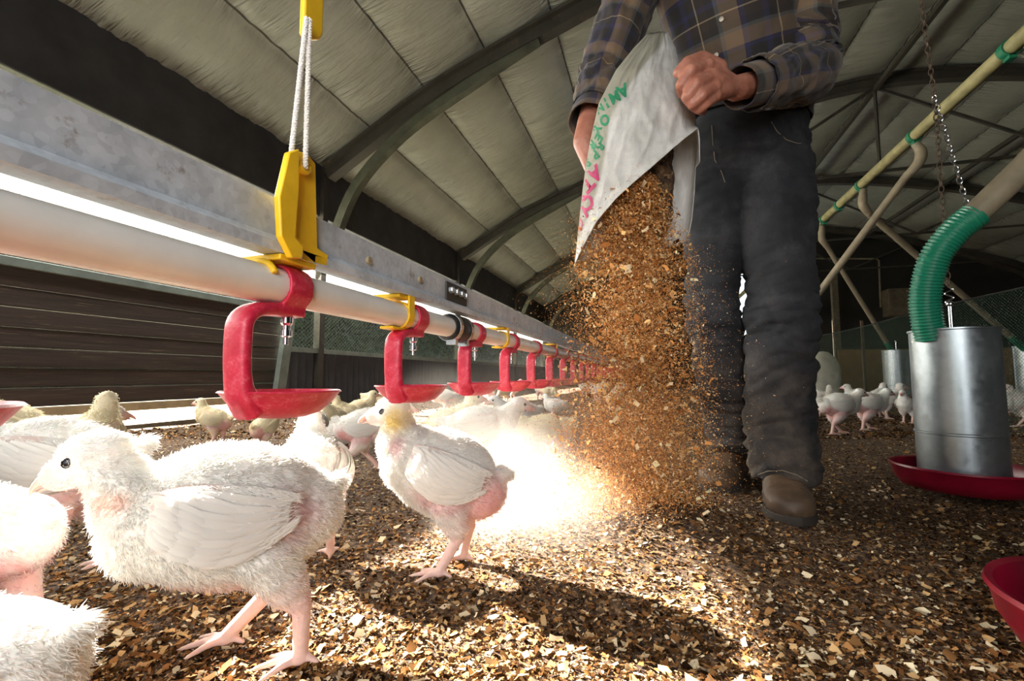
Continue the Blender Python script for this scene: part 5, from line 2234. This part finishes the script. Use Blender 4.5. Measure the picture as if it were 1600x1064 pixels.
# chicks around the two big ones
near_list = [
    ('walk', 0, -48, 1030, 172, .84, 'white chick cut by the left edge, its rounded rump towards the big beak'),
    ('sit', 0, -120, 1250, 188, .95, 'fluffy white back of a chick in the bottom left corner'),
    ('walk', 0, 75, 905, 195, 1.1, 'chick mostly hidden behind the left edge one, only pink legs and toes showing'),
    ('upright', 1, 128, 800, 110, .98, 'chick whose round yellowish head rises behind the big chick on the left'),
    ('walk', 0, 60, 790, 40, .95, 'chick with raised greyish wing behind the big beak at the left edge'),
    ('upright', 1, 18, 735, 200, 1.0, 'grey-looking shaded chick head at the far left edge'),
    ('upright', 0, 484, 872, 118, .92, 'chick facing away between the big chick and the yellow-naped one'),
    ('upright', 1, 412, 705, 80, .7, 'small chick half hidden under the nearest red drinker'),
    ('upright', 1, 333, 697, 180, .78, 'small beige chick standing on the kerb in the bright gap, facing left'),
    ('upright', 0, 487, 712, 300, .8, 'chick just right below the nearest drinker tray, in shade'),
    ('walk', 0, 572, 738, 10, .92, 'walking chick with white tail and pink flank, left of the yellow-naped chick'),
    ('upright', 1, 520, 692, 250, .8, 'first chick of the dim cluster left of the yellow-naped head'),
    ('upright', 1, 545, 685, 200, .80, 'middle chick of the dim cluster, facing the camera'),
    ('upright', 1, 560, 676, 20, .85, 'chick with its head raised above the dim cluster, facing right'),
    ('sit', 0, 536, 700, 330, .85, 'low sitting chick at the foot of the dim cluster'),
    ('upright', 0, 505, 690, 160, .75, 'pale chick at the left of the dim cluster by the drinker tray'),
    ('walk', 0, 745, 755, 15, 1.0, 'dusty chick reaching up to the third drinker, seen through the dust'),
    ('upright', 1, 700, 742, 20, .95, 'dusty chick standing left of the one reaching to the third drinker'),
    ('walk', 0, 812, 700, 200, .9, 'blurred chick behind the dust under the fourth drinker'),
    ('peck', 0, 850, 735, 170, .9, 'pecking chick beside the falling shavings in the dust'),
    ('walk', 0, 1312, 678, 5, 1.0, 'first of two chicks running right behind the boots, with pink belly'),
    ('walk', 0, 1358, 672, 5, .98, 'front one of two chicks running right behind the boots, head lowered'),
    ('upright', 0, 1418, 663, 215, .78, 'small pale chick facing left beside the near feeder'),
    ('walk', 0, 1594, 668, 170, .95, 'chick at the right edge behind the near feeder'),
]
for it in near_list:
    flock(*it)
rg = random.Random(12)
gl = 'distant flock under the drinker line'
for k in range(22):
    yy_ = rg.uniform(3.4, 8.5)
    xx_ = rg.uniform(-2.5, .3)
    key = rg.choice(list(PR_))
    dup(PR_[key], (xx_, yy_, 0), rg.uniform(0, 6.28), 'tiny distant pale chick in the dim flock beyond the red drinkers', gl, rg.uniform(.8, .98))
for k in range(16):
    yy_ = rg.uniform(3.6, 5.6)
    xx_ = rg.uniform(2.1, 3.9)
    key = rg.choice([('upright', 0), ('walk', 0), ('upright', 1), ('peck', 0)])
    dup(PR_[key], (xx_, yy_, 0), rg.uniform(0, 6.28), 'pale chick in the flock behind the green netting', 'flock behind the netting', rg.uniform(.85, 1.0))
for (px_, py_, dg_, s_) in ((1285, 650, 100, .9), (1300, 655, 60, .9), (1345, 650, 140, .9), (1372, 652, 20, .95), (1390, 655, 350, .95), (1595, 652, 180, .9), (1580, 645, 180, .85)):
    p = at(px_, py_, z=0)
    dup(PR_[('upright', 0)], (p.x, p.y, 0), heading(dg_), 'greenish pale chick standing close to the netting on the right', 'chicks close to the netting', s_)

# ============================================================ shavings
FLK = NT('wood_shavings')
_a = FLK.n('ShaderNodeAttribute', attribute_name='Col')
_d = FLK.n('ShaderNodeBsdfDiffuse')
_t = FLK.n('ShaderNodeBsdfTranslucent')
_m = FLK.n('ShaderNodeMixShader')
_m.inputs[0].default_value = .22
FLK.l(_a.outputs['Color'], _d.inputs[0])
FLK.l(_a.outputs['Color'], _t.inputs[0])
FLK.l(_d.outputs[0], _m.inputs[1])
FLK.l(_t.outputs[0], _m.inputs[2])
FLK.l(_m.outputs[0], FLK.out.inputs[0])
M['flake'] = FLK.m


def flakes(name, C0, size, asp, normal, col, rng, curl=.25):
    """curved four-cornered shavings, two quads each"""
    n = len(C0)
    nrm = normal / np.linalg.norm(normal, axis=1)[:, None]
    t1 = np.cross(nrm, rng.normal(size=(n, 3)))
    t1 /= np.linalg.norm(t1, axis=1)[:, None]
    t2 = np.cross(nrm, t1)
    L = size[:, None] * t1
    Wd = (size / asp)[:, None] * t2
    j = lambda: 1 + rng.uniform(-.45, .35, (n, 1))
    bow = nrm * (size * rng.uniform(-curl, curl, n))[:, None]
    v0 = C0 - L * j() - Wd * j()
    v1 = C0 - L * j() + Wd * j()
    v2 = C0 + Wd * j() + bow
    v3 = C0 + L * j() + Wd * j() * .9
    v4 = C0 + L * j() - Wd * j()
    v5 = C0 - Wd * j() + bow
    V = np.stack([v0, v1, v2, v3, v4, v5], 1).reshape(-1, 3)
    k = np.arange(n)[:, None] * 6
    F = np.concatenate([k + np.array([[0, 1, 2, 5]]), k + np.array([[5, 2, 3, 4]])], 1).reshape(-1, 4)
    me = uniform_mesh(name, V, F)
    set_col(me, np.repeat(col, 6, 0))
    return me


POUR = [(.04, .015, .006), (.14, .052, .015), (.38, .155, .045), (.62, .29, .095), (.78, .48, .20), (.88, .70, .44)]


def palette(n, rng, w, jit=.25, pal=None):
    P = np.array(pal or [(.022, .011, .006), (.070, .033, .012), (.20, .090, .032), (.36, .18, .068), (.56, .36, .17), (.78, .64, .43)])
    i = rng.choice(6, n, p=np.array(w) / sum(w))
    return np.clip(P[i] * (1 + rng.uniform(-jit, jit, (n, 1))), 0, .9)


rng = np.random.default_rng(77)
# litter lying on the floor, denser near the camera
def litter(n, dmin, dmax, smin, smax, w, seed, pxr=(-60, 1660)):
    rng = np.random.default_rng(seed)
    # spread over the floor wedge in front of the camera
    d = dmin * (dmax / dmin) ** rng.random(n)
    la = rng.uniform((pxr[0] - 800) / _F, (pxr[1] - 800) / _F, n) * d
    yaw = CAM_ROT.z
    X_ = la * math.cos(yaw) - d * math.sin(yaw)
    Y_ = la * math.sin(yaw) + d * math.cos(yaw)
    ok = (X_ > XW + .1) & (X_ < XR - .2) & (Y_ < YF - .2)
    X_, Y_ = X_[ok], Y_[ok]
    n = len(X_)
    s = smin * (smax / smin) ** (rng.random(n) ** 1.7)
    Z_ = floor_z(X_, Y_) + s * .25 + .0006
    Nm = np.stack([rng.normal(0, .42, n), rng.normal(0, .42, n), np.ones(n)], 1)
    return flakes('litter', np.stack([X_, Y_, Z_], 1), s, rng.uniform(1.1, 2.6, n), Nm, palette(n, rng, w), rng)


me = litter(190000, .28, 2.6, .0009, .0042, (24, 30, 20, 12, 9, 5), 1)
o = link_mesh('wood_shaving_litter', me, M['flake'], smooth=False)
tag(o, 'brown and tan wood shaving litter strewn over the whole floor', 'litter', kind='stuff')
me = litter(13000, .30, 3.6, .0034, .0082, (3, 8, 14, 20, 28, 27), 2)
o = link_mesh('coarse_wood_shavings', me, M['flake'], smooth=False)
tag(o, 'larger pale wood chips scattered on top of the litter', 'litter', kind='stuff')
me = litter(50000, 2.4, 8.0, .004, .012, (26, 28, 20, 12, 9, 5), 3)
o = link_mesh('far_wood_shavings', me, M['flake'], smooth=False)
tag(o, 'litter on the floor towards the far end', 'litter', kind='stuff')

# shavings falling out of the sack
def stream(n, seed, s0, s1, w, lo=272, hi=850, spread=1.0, asp=(1.2, 3.0), vert=0.0, side=None, ramp=1.0):
    rng = np.random.default_rng(seed)
    yk_ = [262, 300, 350, 400, 450, 520, 600, 680, 750, 800, 840]
    l_ = [985, 948, 914, 897, 889, 891, 880, 868, 862, 872, 868]
    r_ = [1012, 1042, 1064, 1082, 1090, 1096, 1112, 1120, 1118, 1112, 1120]
    py = lo + (hi - lo) * rng.random(n) ** ramp
    l = np.interp(py, yk_, l_)
    r = np.interp(py, yk_, r_)
    mid, hw = (l + r) / 2, (r - l) / 2 * spread
    # ragged clumps: streaks that share a column
    u = rng.normal(0, .46, n)
    bad = np.abs(u) > 1.1
    u[bad] = rng.uniform(-1, 1, bad.sum())
    if side is not None:
        u = side * np.abs(rng.normal(0.0, .35, n)) + side * .75
    px = mid + hw * u
    d = np.interp(py, [262, 400, 840], [.96, .985, 1.035]) + rng.normal(0, .040, n) * np.interp(py, [262, 400, 800], [.5, 1, 1.3])
    # places, one by one, in the shed
    lat = (px - 800) / _F
    upv_ = (532 - py) / _F
    R = np.array(_RM)
    rays = np.stack([lat, upv_, -np.ones(n)], 1) @ R.T
    C0 = np.array(CAM_LOC) + rays * d[:, None]
    # clumpiness
    nz = fbm(C0 * np.array([28, 28, 9]), 3, seed)
    keep = rng.random(n) < np.clip(.70 + 1.0 * nz, .2, 1)
    C0 = C0[keep]
    C0 = C0[C0[:, 2] > .004]
    n = len(C0)
    s = s0 * (s1 / s0) ** (rng.random(n) ** 2.2)
    Nm = rng.normal(size=(n, 3))
    return flakes('falling', C0, s, rng.uniform(asp[0], asp[1], n), Nm, palette(n, rng, w, pal=POUR), rng, .4)


ms = [stream(34000, 25, .0008, .0034, (1, 8, 30, 34, 18, 9), lo=258, hi=430), stream(120000, 5, .0007, .0026, (1, 7, 32, 36, 17, 9)), stream(90000, 15, .0007, .0024, (1, 7, 32, 36, 17, 9), lo=380, hi=850, ramp=.58), stream(5200, 6, .003, .0085, (0, 4, 14, 26, 30, 26)),
      stream(9000, 7, .0006, .0016, (2, 10, 35, 33, 14, 6), spread=1.1, side=-1, lo=330), stream(4500, 8, .0006, .0018, (2, 10, 30, 30, 18, 10), spread=1.12, side=1, lo=380),
      stream(9000, 9, .0006, .0022, (0, 8, 30, 34, 18, 10), lo=700, hi=850, spread=1.35)]
names = ['shavings_at_the_sack_mouth', 'falling_wood_shavings', 'falling_wood_dust', 'falling_wood_chips', 'fine_shavings_on_the_left', 'fine_shavings_on_the_right', 'shavings_bouncing_at_the_bottom']
labs = ['loose shavings spilling over the lip of the sack', 'brown wood shavings pouring from the sack mouth down to the floor', 'denser orange brown shavings in the lower half of the pour', 'larger pale wood curls tumbling in the pour', 'fine stray shavings along the left side of the pour',
        'fine stray shavings in front of the back leg', 'shavings bouncing up where the pour hits the floor']
for me, nm, lb in zip(ms, names, labs):
    o = link_mesh(nm, me, M['flake'], smooth=False)
    tag(o, lb, 'shavings', kind='stuff')
# mass of shavings sliding out of the mouth of the sack
b = MB()
b.loft([tuple(at(1005, 150, d=1.04)), tuple(at(1003, 240, d=1.02)), tuple(at(998, 300, d=1.025)), tuple(at(994, 345, d=1.03)), tuple(at(990, 385, d=1.035))], [.05, .070, .080, .080, .060], [.03, .035, .035, .03, .02], 28, up=tuple(-fwd))
me = remeshed(b, .006, 2)
V = verts_of(me)
put_verts(me, V + norms_of(me) * (.010 * fbm(V * 40, 3))[:, None])
o = link_mesh('shavings_in_the_sack', me, M['floor'])
tag(o, 'packed brown shavings sliding out of the sack mouth', 'shavings', kind='stuff')

# airborne dust
def dust(name, label, c, r, dens, col=(1, .96, .90), seed=0, an=.35, nscale=9):
    t = NT(name)
    t.t.nodes.remove(t.b)
    vs = t.n('ShaderNodeVolumeScatter')
    vs.inputs['Color'].default_value = (*col, 1)
    vs.inputs['Anisotropy'].default_value = an
    tc = t.n('ShaderNodeTexCoord')
    ln = t.n('ShaderNodeVectorMath', operation='LENGTH')
    t.l(tc.outputs['Object'], ln.inputs[0])
    fall = t.ramp(ln.outputs['Value'], [(0.0, (1, 1, 1)), (0.45, (.55, .55, .55)), (0.98, (0, 0, 0))])
    n = t.noise(t.coord('Object', (1, 1, 1)), nscale * .35, 4, .6)
    nn3 = t.ramp(n, [(0.30, (.15, .15, .15)), (0.7, (1, 1, 1))])
    q = t.math('MULTIPLY', t.math('MULTIPLY', fall, nn3), dens)
    t.l(q, vs.inputs['Density'])
    t.l(vs.outputs[0], t.out.inputs['Volume'])
    b = MB()
    b.ell((0, 0, 0), (1, 1, 1), None, 24, 14)
    o = b.build(name, t.m, None, angle=180)
    o.location = c
    o.scale = r
    o.rotation_euler = (0, 0, CAM_ROT.z)
    tag(o, label, 'dust', kind='stuff')
    return o


cD = at(830, 790, d=.98)
cD.z = .06
dust('dust_cloud', 'bright sunlit dust cloud billowing at the foot of the falling shavings', cD, (.25, .20, .20), 4.2)
cH = at(850, 660, d=1.15)
dust('dust_haze', 'thin dusty haze drifting under the drinkers', cH, (.42, .45, .26), .55, seed=4)
